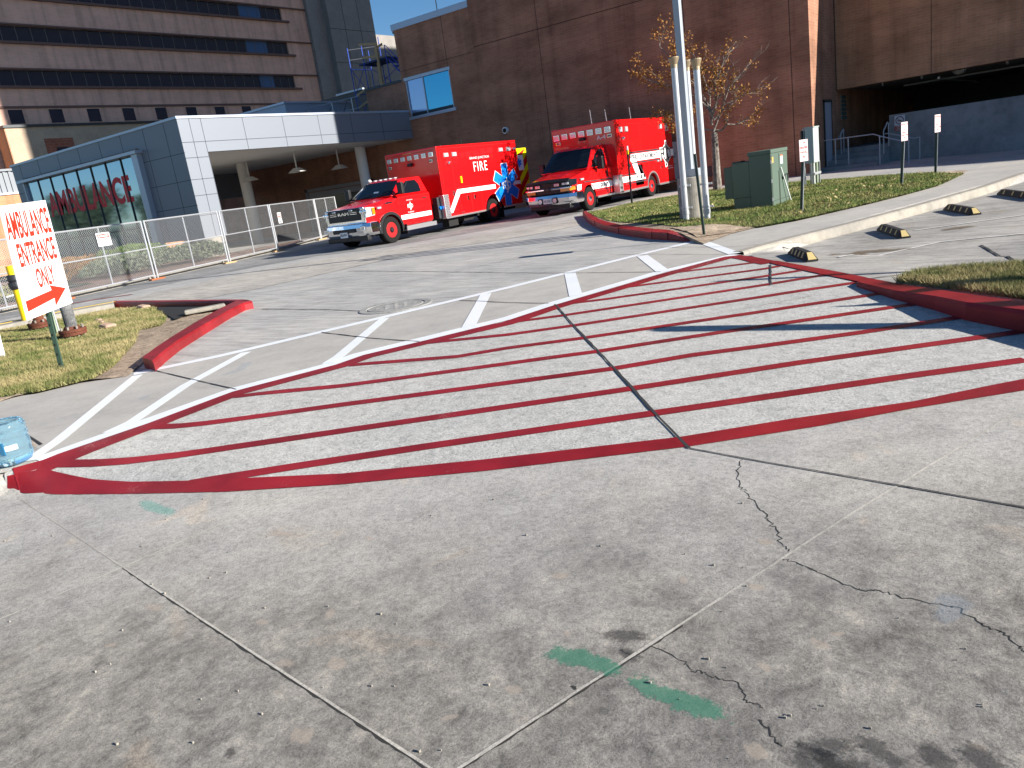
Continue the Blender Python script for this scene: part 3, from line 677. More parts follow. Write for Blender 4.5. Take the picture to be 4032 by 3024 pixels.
t = thing('tobacco_sign', ns, 'tobacco-free campus sign with a no-smoking ring on the grey concrete wall', 'sign')
MB(ns).box(ns.x, ns.x+.36, YR-.39, YR-.36, 1.08, 1.64).build('plate', mat('dull_white', (.5, .5, .56), .5), t)
MB(ns).box(ns.x, ns.x+.36, YR-.395, YR-.39, 1.08, 1.27).build('red_band', mat('dull_red', (.28, .06, .06), .5), t)
rr = MB(ns); cx_, cz_ = ns.x+.18, 1.46
for i in range(24):
    a0, a1 = 2*pi*i/24, 2*pi*(i+1)/24
    rr.tube((cx_+.13*cos(a0), YR-.395, cz_+.13*sin(a0)), (cx_+.13*cos(a1), YR-.395, cz_+.13*sin(a1)), .014, 5)
rr.tube((cx_-.09, YR-.395, cz_+.09), (cx_+.09, YR-.395, cz_-.09), .012, 5).box(cx_-.08, cx_+.06, YR-.4, YR-.39, cz_-.03, cz_)
rr.build('no_smoking_symbol', 'signblack', t)
for i, tx in enumerate(('TOBACCO', 'FREE', 'CAMPUS')):
    ww = .28 if i != 1 else .16
    text(tx, (cx_-ww/2, YR-.396, 1.215-.057*i), (1, 0, 0), (0, 0, 1), ww, .036, 'offwhite', t, off=ns, bold=.01)

# ------------------------------------------------------------------ hospital tower far left
XH = -78
hs = thing('hospital_tower', (XH, 40, 0), 'tall pink brick hospital block with dark ribbon windows at the upper left', 'building')
oh = (XH, 40, 0)
hb = MB(oh)
bands = [(15.54, 16.92), (19.34, 20.7), (23.14, 24.5), (26.94, 28.3)]
zz = [0]+[z for b in bands for z in b]+[34]
for i in range(0, len(zz), 2): hb.box(XH-20, XH, 30, 67.4, zz[i], zz[i+1])
hb.box(XH-20, XH-.003, 67.4, 71.1, 0, 34)
hb.box(XH-19, XH-.35, 30.2, 67.3, 15.0, 28.5)
hb.build('wall', 'brickfar', hs)
led = MB(oh)
for z0, z1 in bands: led.box(XH, XH+.25, 30, 68.2, z0-.22, z0).box(XH, XH+.22, 30, 71.1, z1, z1+.14)
led.box(XH, XH+.12, 30, 71.1, 13.6, 13.8)
led.build('ledge', mat('ledge_brick', (.17, .10, .08), .9), hs)
for z0, z1 in bands:
    wd = MB(oh).box(XH-.3, XH-.22, 30.1, 67.4, z0, z1).build('window', 'glassfar', hs)
    mu = MB(oh); y = 30.2
    while y < 67.4:
        mu.box(XH-.22, XH-.17, y, y+.05, z0, z1); y += 1.3
    q = mu.build('mullion', mat('mullion_metal', (.16, .14, .13), .5)); q.parent = wd; q.location = (0, 0, 0)
    q = MB(oh).box(XH-.2, XH-.19, 61.5 if z0 > 19 else 62.4, 64.4, z0, z1).build('blind', mat('blue_blind', (.04, .1, .22), .4)); q.parent = wd; q.location = (0, 0, 0)
for i in range(-1, 9):
    y = 34.0+3.55*i
    w1 = MB(oh).box(XH-.02, XH+.03, y, y+1.25, 12.3, 13.5).build('window', 'glassfar', hs)
    q = MB(oh).box(XH, XH+.05, y-.07, y, 12.25, 13.5).box(XH, XH+.05, y+1.25, y+1.32, 12.25, 13.5).box(XH, XH+.05, y-.07, y+1.32, 13.5, 13.58).build('frame', 'brickfar'); q.parent = w1; q.location = (0, 0, 0)
sf = MB(oh).box(XH-10, XH+.5, 71.1, 73.6, 0, 34).box(XH-10, XH+1.3, 73.6, 81.5, 0, 34)
sf.build('concrete_shaft', 'precast', hs)
gp = MB(oh)
for y in (76.2, 78.9): gp.box(XH+1.3, XH+1.32, y-.03, y+.03, 0, 34)
for z in (14.2, 18.4, 22.4): gp.box(XH+1.3, XH+1.32, 73.6, 81.5, z-.03, z+.03)
gp.build('panel_joint', 'darkmetal', hs)
hs2 = thing('hospital_annex', (XH-4, 88, 0), 'plain concrete block with a sunlit penthouse right of the hospital shaft', 'building')
MB((XH-4, 88, 0)).box(XH-20, XH-2, 81.6, 100, 0, 23.0).build('wall', 'precast', hs2)
MB((XH-4, 88, 0)).box(XH-14, XH-3, 81.7, 84.1, 23.0, 25.4).build('penthouse', 'precastw', hs2)
MB((XH-4, 88, 0)).box(XH-14.1, XH-2.9, 81.7, 84.2, 25.4, 25.6).build('coping', 'metalcap', hs2)
XP = -76
pod = thing('hospital_podium', (XP, 32.5, 0), 'low tan podium with a square red brick patch around a small window', 'building')
op = (XP, 32.5, 0)
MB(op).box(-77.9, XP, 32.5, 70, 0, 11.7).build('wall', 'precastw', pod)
MB(op).box(-77.95, XP+.15, 32.35, 70, 11.7, 11.92).build('coping', 'darkmetal', pod)
MB(op).box(XP, XP+.05, 35.5, 38.05, 6, 10.66).build('brick_patch', brick('patch_brick', (.36, .12, .07), (.3, .1, .06), (.4, .3, .22), .5, .25, .1), pod)
MB(op).box(XP+.04, XP+.08, 36.4, 37.5, 7, 9.86).build('window', 'glassfar', pod)
MB(op).box(-77.9, XP-.02, 32.44, 32.5, 0, 11.7).build('side_wall', 'bricktan', pod)
tl = [(44, 'far')]
# low sunlit brick wall on the left with ribbed metal above
XB = -60
lb = thing('low_brick_wall', (XB, 22, 0), 'sunlit tan brick wall with ribbed grey metal above at the left edge', 'wall')
ol = (XB, 22, 0)
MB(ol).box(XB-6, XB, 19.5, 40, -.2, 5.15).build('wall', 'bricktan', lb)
MB(ol).box(XB, XB+.03, 19.5, 40, .55, .9).build('soldier_course', brick('soldier', (.4, .19, .1), (.36, .17, .09), (.5, .34, .22), .15, .4, .1), lb)
MB(ol).box(XB-6.1, XB+.1, 19.5, 40, 5.15, 5.28).build('coping', 'metalcap', lb)
cr = MB(ol); y = 19.5
while y < 34:
    cr.box(XB-1, XB-.5, y, y+.18, 5.28, 6.75); cr.box(XB-1, XB-.58, y+.18, y+.36, 5.28, 6.75); y += .36
cr.box(XB-1.1, XB-.4, 19.5, 34, 6.75, 6.9)
cr.build('ribbed_screen', 'corr', lb)

# ------------------------------------------------------------------ ambulance bay canopy
XF, YF = -27.4, 17.7
cn = thing('ambulance_bay', (XF, YF, 0), 'silver panelled ambulance bay canopy with large red lettered window', 'building')
oc = (XF, YF, 0)
zt, zs = 5.28, 4.03
b = MB(oc)
b.box(XF-.25, XF, YF+.25, 30.55, zs, zt).box(XF-14.5, XF, YF, YF+.25, zs+.6, zt)
b.box(-41.9, -41.0, YF, YF+.25, 2.6, zs+.6).box(-30.45, XF, YF, YF+.25, .85, zs+.6)
b.box(XF-.25, XF, YF+.25, 18.7, .85, zs).box(-30.45, XF-.25, 18.45, 18.7, .85, zs)
b.box(-41.9, -41.65, YF+.25, 30.5, 2.6, zt)
b.build('cladding', 'panel', cn)
MB(oc).box(XF-14.56, XF+.04, YF-.04, 30.56, zt, zt+.09).build('coping', 'metalcap', cn)
MB(oc).box(-41.6, XF-.25, 18.7, 30.95, zs+.004, zs+.06).build('soffit', 'soffit', cn)
MB(oc).box(-41.8, XF-.1, YF+.1, 30.9, zt-.1, zt-.02).build('roof', 'corr', cn)
pg = MB(oc); e = .004; j = .012
for y in (18.2, 18.7, 20.6, 22.6, 24.55, 26.5, 28.5): pg.box(XF-.02, XF+e, y-j, y+j, (zs if y > 18.8 else .85), zt)
pg.box(XF-.02, XF+e, YF, 30.55, 4.42-j, 4.42+j)
for z in (3.85, 3.05, 2.45, 1.7): pg.box(XF-.02, XF+e, YF, 18.7, z-j, z+j)
for x in (-28.35, -29.85, -31.6, -33.35, -35.2, -37.1, -39.1, -41.0): pg.box(x-j, x+j, YF-e, YF+.02, (.85 if x > -30 else 4.55), zt)
pg.box(-30.4, XF, YF-e, YF+.02, 4.05-j, 4.05+j); pg.box(-30.4, XF, YF-e, YF+.02, 3.05-j, 3.05+j); pg.box(-30.4, XF, YF-e, YF+.02, 2.1-j, 2.1+j); pg.box(-41.9, -41, YF-e, YF+.02, 4.0-j, 4.0+j)
pg.build('panel_joint', 'panelgap', cn)
gx0, gx1, gz0, gz1 = -40.9, -30.75, .35, 4.42
wf = MB(oc).box(gx0-.25, gx1+.55, YF-.32, YF+.05, gz1, gz1+.12).box(gx1, gx1+.42, YF-.22, YF+.05, .3, gz1).box(gx0-.1, gx0, YF-.1, YF+.05, gz0, gz1).box(gx0-.1, gx1, YF-.1, YF+.05, gz0-.12, gz0)
wf = wf.build('window', 'metalcap', cn)
MBp = MB(oc).box(gx0, gx1, YF+.02, YF+.06, gz0, gz1).build('pane', 'glassblue'); MBp.parent = wf; MBp.location = (0, 0, 0)
mu = MB(oc); n = 8
for i in range(1, n):
    x = gx0+(gx1-gx0)*i/n; mu.box(x-.022, x+.022, YF-.02, YF+.02, gz0, gz1)
mu.box(gx0, gx1, YF-.01, YF+.02, 1.55, 1.6)
q = mu.build('mullion', 'darkmetal'); q.parent = wf; q.location = (0, 0, 0)
text('AMBULANCE', (-39.25, YF+.017, 2.66), (1, 0, 0), (0, 0, 1), 7.5, 1.1, 'glassred', cn, off=oc, bold=.03, proud=.001)
MB(oc).lathe([(.62, -.2), (.62, .8), (.58, .86)], (XF-.5, 18.2, 0), 'Z', 32).build('pier_base', 'tan_conc', cn)
MB(oc).box(-42, -28.2, 18.2, 18.5, -.1, .4).build('curb_wall', 'brick', cn)
ca = atY(1456, 741, 29.6)
for i, (px_, y_) in enumerate([(ca.x, 29.4), (-34.1, 25.0)]):
    MB(oc).lathe([(.27, -.2), (.27, zs)], (px_, y_, 0), 'Z', 28).build('column', 'white_p' if i == 0 else 'offwhite', cn, smooth=False)
# back wall with door
MB(oc).box(-50, -27.45, 31.0, 31.4, -.2, 5.5).build('back_wall', 'brick', cn)
dd = MB(oc).box(-36.8, -31.2, 30.9, 31.0, 2.25, 2.42).box(-36.8, -36.65, 30.9, 31.0, 0, 2.42).box(-31.35, -31.2, 30.9, 31.0, 0, 2.42).box(-36.6, -31.4, 30.93, 31.0, 1.9, 2.2).build('door', mat('door_frame', (.33, .33, .35), .5), cn)
q = MB(oc).box(-36.6, -31.4, 30.96, 31.0, 0, 1.9).build('pane', 'glassdark'); q.parent = dd; q.location = (0, 0, 0)
for i, (x, y) in enumerate([(-30.7, 28.3), (-29.9, 24.9), (-33.3, 24.7), (-34.5, 21.0)]):
    z = 3.28
    t = thing('bay_lamp', (x, y, zs), ['white hanging lamp nearest the round white column under the canopy', 'white hanging lamp in the middle of the canopy soffit', 'white hanging lamp beside the shaded inner column', 'white hanging lamp nearest the lettered window corner'][i], 'lamp', 'lamps hanging under the canopy')
    oz = (x, y, zs)
    MB(oz).tube((x, y, zs), (x, y, z), .035, 8).build('stem', 'offwhite', t)
    MB(oz).add([(x-.45, y-.2, z-.2), (x+.45, y-.2, z-.2), (x+.45, y+.2, z-.2), (x-.45, y+.2, z-.2), (x-.12, y-.1, z), (x+.12, y-.1, z), (x+.12, y+.1, z), (x-.12, y+.1, z)], [(0, 3, 2, 1), (4, 5, 6, 7), (0, 1, 5, 4), (1, 2, 6, 5), (2, 3, 7, 6), (3, 0, 4, 7)]).build('shade', 'offwhite', t)
# metal roof box behind canopy
rb = thing('roof_enclosure', (-34, 28.4, 5.3), 'bluish metal roof enclosure rising behind the silver canopy', 'enclosure')
MB((-34, 28.4, 5.3)).box(-58, -34, 28.4, 33, 5.2, 6.8).build('wall', mat('blue_grey_metal', (.30, .36, .44), .5, .3), rb)
MB((-34, 28.4, 5.3)).box(-58, -33.92, 28.3, 33.1, 6.8, 6.9).build('coping', 'metalcap', rb)
rb = thing('roof_unit', (-44, 42, 7), 'dark flat-roofed plant box below the scaffold stair tower', 'enclosure')
MB((-44, 42, 7)).box(-52, -38, 42, 46, 5, 8.9).build('body', 'darkmetal', rb); MB((-44, 42, 7)).box(-44.4, -41.6, 41.9, 42.1, 8.9, 9.02).build('flashing', 'metalcap', rb)

# ------------------------------------------------------------------ scaffold
SC = lambda x, y: (1340+x/5.183, 150+y/5.183)
def s3(x, y, Y=34.5): return atY(*SC(x, y), Y)
of = Vector((-34, 34.5, 5.3))
sc_ = thing('scaffold_tower', of, 'blue steel scaffold stair tower with timber rails on the low roof', 'scaffold')
f = MB(of)
def V2(x, y, z): return Vector((x, y, z))
zp = 8.85
for x, y, zt_ in [(-34.9, 34.5, 9.95), (-33.75, 36.0, 10.4), (-34.9, 36.2, 9.9), (-33.75, 34.5, 9.95), (-31.95, 34.5, 9.55), (-31.95, 36.0, 9.6)]:
    f.tube((x, y, 5.3), (x, y, zt_), .03, 6)
f.build('post', 'scaffblue', sc_)
f = MB(of)
for z in (5.9, 7.4, 8.8): f.path([(-34.9, 34.5, z), (-34.9, 36.2, z)], .025).path([(-33.75, 34.5, z), (-33.75, 36, z)], .025).path([(-31.95, 34.5, z), (-31.95, 36, z)], .025)
f.path([(-34.9, 34.5, 5.6), (-33.75, 34.5, 7.3)], .018).path([(-33.75, 34.5, 5.6), (-34.9, 34.5, 7.3)], .018).path([(-34.9, 34.5, 7.3), (-33.75, 34.5, 8.8)], .018).path([(-33.75, 34.5, 7.3), (-34.9, 34.5, 8.8)], .018)
f.path([(-33.75, 34.5, 7.2), (-31.95, 36, 8.8)], .018).path([(-33.75, 34.6, 8.8), (-31.95, 36, 7.0)], .018)
f.build('bracing', 'scaffblue', sc_)
MB(of).box(-34.2, -31.9, 34.5, 36, zp, zp+.09).build('platform', mat('scaffold_deck', (.015, .03, .11), .6), sc_)
f = MB(of)
for z in (9.3, 9.85): f.path([(-34.9, 34.5, z), (-33.2, 36, z)], .014)
f.path([(-33.2, 36, 9.4), (-31.95, 34.5, 9.1)], .014).path([(-33.2, 36, 9.85), (-31.95, 34.5, 9.5)], .014)
f.build('guard_rail', 'galv', sc_)
f = MB(of); f.path([(-31.95, 34.6, 8.85), (-30.6, 34.6, 7.3)], .035).path([(-31.95, 35.4, 8.85), (-30.6, 35.4, 7.3)], .035).path([(-31.95, 34.6, 9.5), (-30.6, 34.6, 8.0)], .022).path([(-30.7, 34.6, 8.0), (-30.7, 34.6, 7.3)], .022).path([(-31.95, 34.6, 9.2), (-30.6, 34.6, 7.65)], .022)
for i in range(6): f.box(-31.8+.22*i-.1, -31.8+.22*i+.12, 34.6, 35.4, 8.6-.25*i, 8.64-.25*i)
f.build('stair', 'scaffblue', sc_)
f = MB(of)
def plank(p, q, w_=.05, h_=.12):
    p, q = Vector(p), Vector(q); f.obox(p-Vector((0, 0, h_/2)), q-p, (0, w_, 0), (0, 0, h_))
plank((-33.85, 34.4, 9.93), (-32.45, 34.4, 9.7)); plank((-33.75, 34.4, 9.2), (-32.45, 34.4, 9.05)); plank((-34.75, 34.4, 7.3), (-33.8, 34.4, 7.55)); plank((-34.75, 34.4, 6.6), (-33.8, 34.4, 6.9))
f.box(-32.56, -32.44, 34.35, 34.45, 6.8, 9.75); f.box(-33.16, -33.06, 34.9, 35.0, 7.2, 9.6); plank((-33.1, 34.9, 9.6), (-32.5, 34.9, 9.72)); plank((-33.1, 34.9, 8.95), (-32.5, 34.9, 9.08))
f.build('timber', 'wood', sc_)
of2 = Vector((-32, 30, 5.3))
rg = thing('roof_guard_rail', of2, 'thin pipe guard rail running along the canopy roof toward the scaffold', 'guard rail')
f = MB(of2)
for z in (5.95, 6.5): f.path([(-35.5, 29.6, z-.3), (-34, 29.7, z), (-30.3, 30.2, z+.05)], .02)
f.build('rail', 'galv', rg)
for x in (-34, -32.1, -30.6): MB(of2).tube((x, 29.9, 5.3), (x, 29.9, 6.5), .022, 6).build('post', 'galv', rg)
MB(of2).path([(-33.2, 30, 5.35), (-32.1, 29.9, 6.4)], .016).path([(-31.9, 30, 5.35), (-30.9, 29.9, 6.45)], .016).build('brace', 'darkmetal', rg)

# ------------------------------------------------------------------ fence
FB = [(441, 1118), (615, 1088), (902, 1025), (1093, 978), (1264, 935)]
fz = .1
base = [Vector((p.x, p.y, 0)) for p in (atZ(u, v, fz) for u, v in FB)]
base[0] = base[1]+(base[1]-base[2]).normalized()*1.9
base[3] = base[2]+(atZ(1093, 978, .12)-base[2])*1.0; base[3].z = 0
d0 = (base[1]-base[2]).normalized()
posts = [base[1]+d0*9.6, base[1]+d0*6.4, base[1]+d0*3.2, base[1], base[2], base[3], base[4], base[4]+(base[4]-base[3]).normalized()*2.8]
def fence_panel(A, B, label, h=1.72):
    z0, z1 = .14, .14+h-.14
    t = thing('chain_link_fence', (A+B)/2, label, 'fence', 'chain-link construction fence panels along the lane')
    c = (A+B)/2; d = (B-A).normalized(); A2 = A+d*.06; B2 = B-d*.06; Ln = (B2-A2).length
    P_ = lambda s, z: (A2+d*s)+Vector((0, 0, z))
    for s in (0, Ln): MB(c).tube(P_(s, .03), P_(s, z1+.02), .028, 8).build('post', 'galvw', t)
    MB(c).tube(P_(Ln/2, z0), P_(Ln/2, z1), .02, 6).build('post', 'galvw', t)
    for z in (z0, (z0+z1)/2, z1): MB(c).tube(P_(0, z), P_(Ln, z), .025 if z != (z0+z1)/2 else .02, 6).build('rail', 'galvw', t)
    wm = MB(c); nn = d.cross(Vector((0, 0, 1)))*.004; k = .068; hh = z1-z0; s = -hh; wv = .003
    while s < Ln:
        for sg in (1, -1):
            a0, a1 = s, s+hh
            lo, hi = max(0, a0), min(Ln, a1)
            if hi-lo > .02:
                za, zb = z0+(lo-a0), z0+(hi-a0)
                if sg < 0: za, zb = z1-(lo-a0), z1-(hi-a0)
                off = nn*sg
                a = P_(lo, za)+off; b_ = P_(hi, zb)+off; q = Vector((0, 0, wv*1.4))
                wm.add([a-q, b_-q, b_+q, a+q], [(0, 1, 2, 3)])
        s += k
    wm.build('mesh', 'galv', t, recalc=False)
    return t
labs = ['leftmost chain-link panel in front of the tan brick wall', 'chain-link panel behind the yellow pole and large sign', 'chain-link panel in front of the brown bushes', 'chain-link panel carrying the wider white danger sign', 'chain-link panel across the concrete pier of the canopy', 'chain-link panel carrying the small square danger sign', 'chain-link panel ending behind the left ambulance hood', 'last']
labs[3] = 'chain-link panel in front of the large grey-green bushes'
for i in range(len(posts)-1): fence_panel(posts[i], posts[i+1], labs[i])
def danger(p, d, w_, h_, label):
    nn = Vector((d.y, -d.x, 0)); nn = nn if nn.x > 0 else -nn
    t = thing('danger_sign', p, label, 'sign'); Z = Vector((0, 0, 1))
    MB(p).obox(p+nn*.03, d*w_, Z*h_, nn*.006).build('plate', 'signwhite', t)
    MB(p).obox(p+nn*.037+d*w_*.08+Z*h_*.6, d*w_*.84, Z*h_*.3, nn*.003).build('red_band', 'signred', t)
    text('DANGER', p+nn*.04+d*w_*.14+Z*h_*.67, d, Z, w_*.72, h_*.16, 'signwhite', t, off=p, bold=.02)
    for i, tx in enumerate(('CONSTRUCTION', 'AREA', 'KEEP OUT')):
        k = (.84, .34, .6)[i]
        text(tx, p+nn*.037+d*w_*(.5-k/2)+Z*h_*(.45-.17*i), d, Z, w_*k, h_*.1, 'signblack', t, off=p, bold=.01)
df = (posts[4]-posts[3]).normalized()
ps = posts[3]-df*1.75
danger(Vector((ps.x, ps.y, 1.2)), df, .46, .36, 'white danger sign wired to the fence in front of the green bush')
df = (posts[6]-posts[5]).normalized(); ps = posts[5]+df*.55
danger(Vector((ps.x, ps.y, 1.0)), df, .34, .40, 'small square danger sign on the fence left of the left ambulance')
# fence feet and kerb behind
for i, p in enumerate(posts[:-1]):
    t = thing('support_block', p, ['low orange block under the fence post '+q for q in ('at the far left edge', 'behind the yellow pole', 'behind the arrow sign', 'below the wide danger sign', 'before the canopy pier', 'left of the small danger sign', 'by the left ambulance bumper')][i], 'block', 'blocks under the fence posts')
    MB(p).box(p.x-.08, p.x+.1, p.y-.22, p.y+.22, 0, .05).build('block', 'orange' if i in (1, 2, 3) else 'wood', t, bevel=.01)
kb_ = MB(); pr = [p+Vector((-.25, 0, 0)) for p in posts]
for a, b_ in zip(pr, pr[1:]):
    kb_.obox(a+Vector((0, 0, -.1)), b_-a, (-.16, 0, 0), (0, 0, .22))
tag(kb_.build('kerb_by_fence', 'kerbgrey'), kind='structure')
bedp = [(p.x-.33, p.y) for p in posts]+[(-27.2, 24.4), (-27.6, 19), (-28, 18.4), (-42.9, 18.3), (-42.9, 3)]
drape('planting_bed', [bedp], 'rock', .11, .3, Hf=lambda x, y: 0, noisez=.012)
drape('bed_lawn', [[(-23.5, 3), (-23.3, 9.2), (-24.2, 11.6), (-33, 13), (-42.9, 14), (-42.9, 3)]], 'soil', .135, .5, Hf=lambda x, y: 0)
mb = MB((-26, 11.2, 0))
t = thing('loose_pipes', (-26, 11.2, .1), 'white plastic pipes lying on the dark mat behind the fence', 'pipes')
a = atZ(230, 1130, .16)
MB(t.location).box(-29, -24.3, 9.2, 11.4, .14, .15).build('mat', 'darkmetal', t)
for i in range(3): MB(t.location).tube((-24.4-.1*i, 9.2-.0*i+.7*i, .2), (-27.5-.6*i, 11.9+.3*i, .2), .03, 6).build('pipe', 'white_p', t)

# ------------------------------------------------------------------ leaves, shrubs, tree, grass
def leaves(name, pts, m, parent, size, n_, org, squash=1, dirr=None):
    V, F = [], []
    for _ in range(n_):
        p = random.choice(pts)() if callable(pts[0]) else random.choice(pts)
        s = size*random.uniform(.6, 1.3)
        a = Vector((random.gauss(0, 1), random.gauss(0, 1), random.gauss(0, 1)*squash)).normalized(); b = a.orthogonal().normalized(); b = (Matrix.Rotation(random.uniform(0, 6.28), 3, a) @ b)
        c = Vector(p)-Vector(org); k = len(V)
        V += [c-b*s*.5, c+a.cross(b)*s*.28, c+b*s*.5, c-a.cross(b)*s*.28]; F.append((k, k+1, k+2, k+3))
    me = bpy.data.meshes.new(name); me.from_pydata([tuple(v) for v in V], [], F); me.materials.append(M[m])
    o = bpy.data.objects.new(name, me); COL.objects.link(o); o.parent = parent; return o
def shrub(c, rx, ry, h, m, label, n_=5000, size=.09):
    t = thing('shrub', (c[0], c[1], .1), label, 'shrub', 'low shrubs in the bed behind the fence')
    lumps = [(random.uniform(-.75, .75)*rx, random.uniform(-.75, .75)*ry, random.uniform(.45, .62)) for _ in range(9)]+[(0, 0, .62)]
    P_ = []
    for _ in range(n_):
        l = random.choice(lumps); a = random.uniform(0, 2*pi); e = random.uniform(-.1, 1); r = random.uniform(.82, 1.04); ce = sqrt(max(0, 1-e*e))
        P_.append((c[0]+l[0]*.75+cos(a)*ce*rx*.52*r, c[1]+l[1]*.75+sin(a)*ce*ry*.52*r, .1+max(0.02, h*(l[2]*.45+e*.55*r))))
    leaves('foliage', P_, m, t, size, n_, (c[0], c[1], .1))
    s = MB((c[0], c[1], .1))
    for _ in range(14):
        a = random.uniform(0, 6.28); r = random.uniform(.3, .9); s.tube((c[0], c[1], .1), (c[0]+cos(a)*rx*r*.8, c[1]+sin(a)*ry*r*.8, .1+h*random.uniform(.4, .8)), .015, 5, .005)
    s.build('stem', 'bark', t)
def onb(u, v, X): p = atX(u, v, X); return p
shrub((-26.3, 14.0), 1.3, 1.6, .85, 'bushg', 'grey-green spreading shrub left of the tall double fence post', 9000)
shrub((-26.0, 16.4), 1.1, 1.4, .85, 'bushg', 'grey-green spreading shrub right of the tall double fence post', 8000)
shrub((-29.0, 15.6), 1.5, 1.7, 1.15, 'bushb', 'brighter green rounded shrub below the wide danger sign', 7000)
shrub((-28.2, 12.6), 1.4, 1.2, .95, 'busho', 'brown and orange autumn shrub beside the large arrow sign', 7000)
shrub((-30.2, 13.8), 1.3, 1.2, 1.0, 'busho', 'smaller brown autumn shrub in front of the lettered window', 5000)

# autumn tree
tb = atZ(2826, 750, .05); tb.y += 0
tr_ = thing('autumn_tree', tb, 'small half-bare autumn tree with orange leaves before the brick wall', 'tree')
tm = MB(tb); tips = []
def branch(p, d, Ln, r, lev):
    n_ = 4 if lev < 3 else 3; q = p
    pts = [p]
    for i in range(n_):
        d = (d+Vector((random.gauss(0, .13), random.gauss(0, .13), random.gauss(.03, .08)))).normalized()
        q2 = q+d*Ln/n_; r2 = r*(.86 if lev < 4 else .7)
        tm.tube(q, q2, r, 7 if lev < 2 else 4, r2, cap=False); q, r = q2, r2; pts.append(q)
        if lev >= 1 and lev < 5 and random.random() < .75:
            a = Vector((random.gauss(0, 1), random.gauss(0, 1), random.gauss(.1, .6))).normalized()
            branch(q, (d*.75+a*.65).normalized(), Ln*random.uniform(.42, .7), r*.6, lev+1)
    tips.append((q, lev)); 
    if lev >= 3: tips.extend((x, lev) for x in pts[1:])
    if lev < 4:
        for _ in range(2 if lev else 0):
            a = Vector((random.gauss(0, 1), random.gauss(0, 1), random.gauss(.2, .4))).normalized()
            branch(q, (d+a*.55).normalized(), Ln*.62, r*.7, lev+1)
random.seed(21)
p = tb.copy(); r = .155
for i, (u, v) in enumerate([(2822, 690), (2818, 620), (2814, 560), (2812, 520)]):
    q = atY(u, v, tb.y); tm.tube(p, q, r, 9, r*.9, cap=False); p = q; r *= .9
fork = p
tops = [((2855, 215), .055), ((2600, 190), .05), ((2545, 310), .045), ((2960, 240), .045), ((2945, 465), .04), ((2660, 480), .03), ((2720, 215), .04), ((2900, 310), .04), ((2980, 350), .035)]
for k, ((u, v), rr_) in enumerate(tops):
    e = atY(u, v, tb.y+random.uniform(-.7, .7)); d = e-fork
    st0 = fork+Vector((0, 0, random.uniform(-.15, .9) if v < 400 else 0))
    d = e-st0; d_ = Vector((d.x*.45, d.y*.5, d.z)).normalized() if v < 400 else d.normalized()
    pth = []
    for i in range(6):
        t0 = i/5; b0 = st0+d_*d.length*t0*.9; l0 = st0+d*t0; pth.append(b0*(1-t0)+l0*t0+Vector((random.gauss(0, .05), random.gauss(0, .05), random.gauss(0, .04))))
    rc = rr_
    for i in range(5):
        tm.tube(pth[i], pth[i+1], rc, 6, rc*.78, cap=False); rc *= .78
        if i >= 1:
            for _ in range(2):
                a = Vector((random.gauss(0, 1), random.gauss(0, 1), random.gauss(.15, .6))).normalized(); dd_ = (pth[i+1]-pth[i]).normalized()
                branch(pth[i+1], (dd_*.7+a*.6).normalized(), random.uniform(.32, .62), rc*.6, 3)
    tips.append((pth[-1], 4))
tm.build('trunk', 'bark', tr_, recalc=False)
lp = []
for q, lev in tips:
    du = (q-tb).dot(CX)
    wgt = .8 if du < -.15 else (.28 if q.z < 3.2 else .05)
    if du > 1.1: wgt *= .4
    if q.z > 3.9 and du > -.8: wgt *= .5
    if random.random() < wgt:
        for _ in range(random.randint(1, 5)): lp.append(q+Vector((random.gauss(0, .07), random.gauss(0, .07), random.gauss(-.04, .06))))
leaves('foliage', lp, 'leaf', tr_, .085, min(len(lp)*1, 5200), tb)

def blades(name, polys, n_, hgt, m, z0, label, cell=None, wid=.006):
    V, F = [], []; 
    from mathutils.geometry import intersect_point_tri_2d
    for poly in polys:
        vo, eo, fo, *_ = delaunay_2d_cdt([Vector((p[0], p[1])) for p in poly], [(i, (i+1) % len(poly)) for i in range(len(poly))], [], 1, 1e-4)
        tris = []
        for f_ in fo:
            for i in range(1, len(f_)-1): tris.append((vo[f_[0]], vo[f_[i]], vo[f_[i+1]]))
        ar = [abs((b-a).cross(c-a)) for a, b, c in tris]; tot = sum(ar)
        for (a, b, c), A in zip(tris, ar):
            for _ in range(int(n_*A/tot)):
                r1, r2 = random.random(), random.random()
                if r1+r2 > 1: r1, r2 = 1-r1, 1-r2
                p = a+(b-a)*r1+(c-a)*r2
                dd_ = hypot(p.x, p.y); k = max(1, dd_/9)
                an = random.uniform(0, 6.28); h_ = hgt*random.uniform(.5, 1.2); le = random.uniform(.2, 1.0)*h_; an2 = random.uniform(0, 6.28)
                w_ = wid*k; z = z0(p.x, p.y); i0 = len(V)
                V += [(p.x-cos(an)*w_, p.y-sin(an)*w_, z), (p.x+cos(an)*w_, p.y+sin(an)*w_, z), (p.x+cos(an2)*le, p.y+sin(an2)*le, z+h_)]; F.append((i0, i0+1, i0+2))
    me = bpy.data.meshes.new(name); me.from_pydata(V, [], F); me.materials.append(M[m]); o = bpy.data.objects.new(name, me); COL.objects.link(o)
    return tag(o, label, 'grass', kind='stuff')
A0 = lambda pts, z=.0: [atZ(u, v, z).xy for u, v in pts]
zl = .05
leftg = A0([(-250, 1345), (0, 1300), (200, 1262), (445, 1215), (606, 1208), (655, 1251), (633, 1274), (547, 1292), (529, 1342), (475, 1400), (440, 1440), (365, 1479), (152, 1531), (0, 1552), (-250, 1610)], zl)
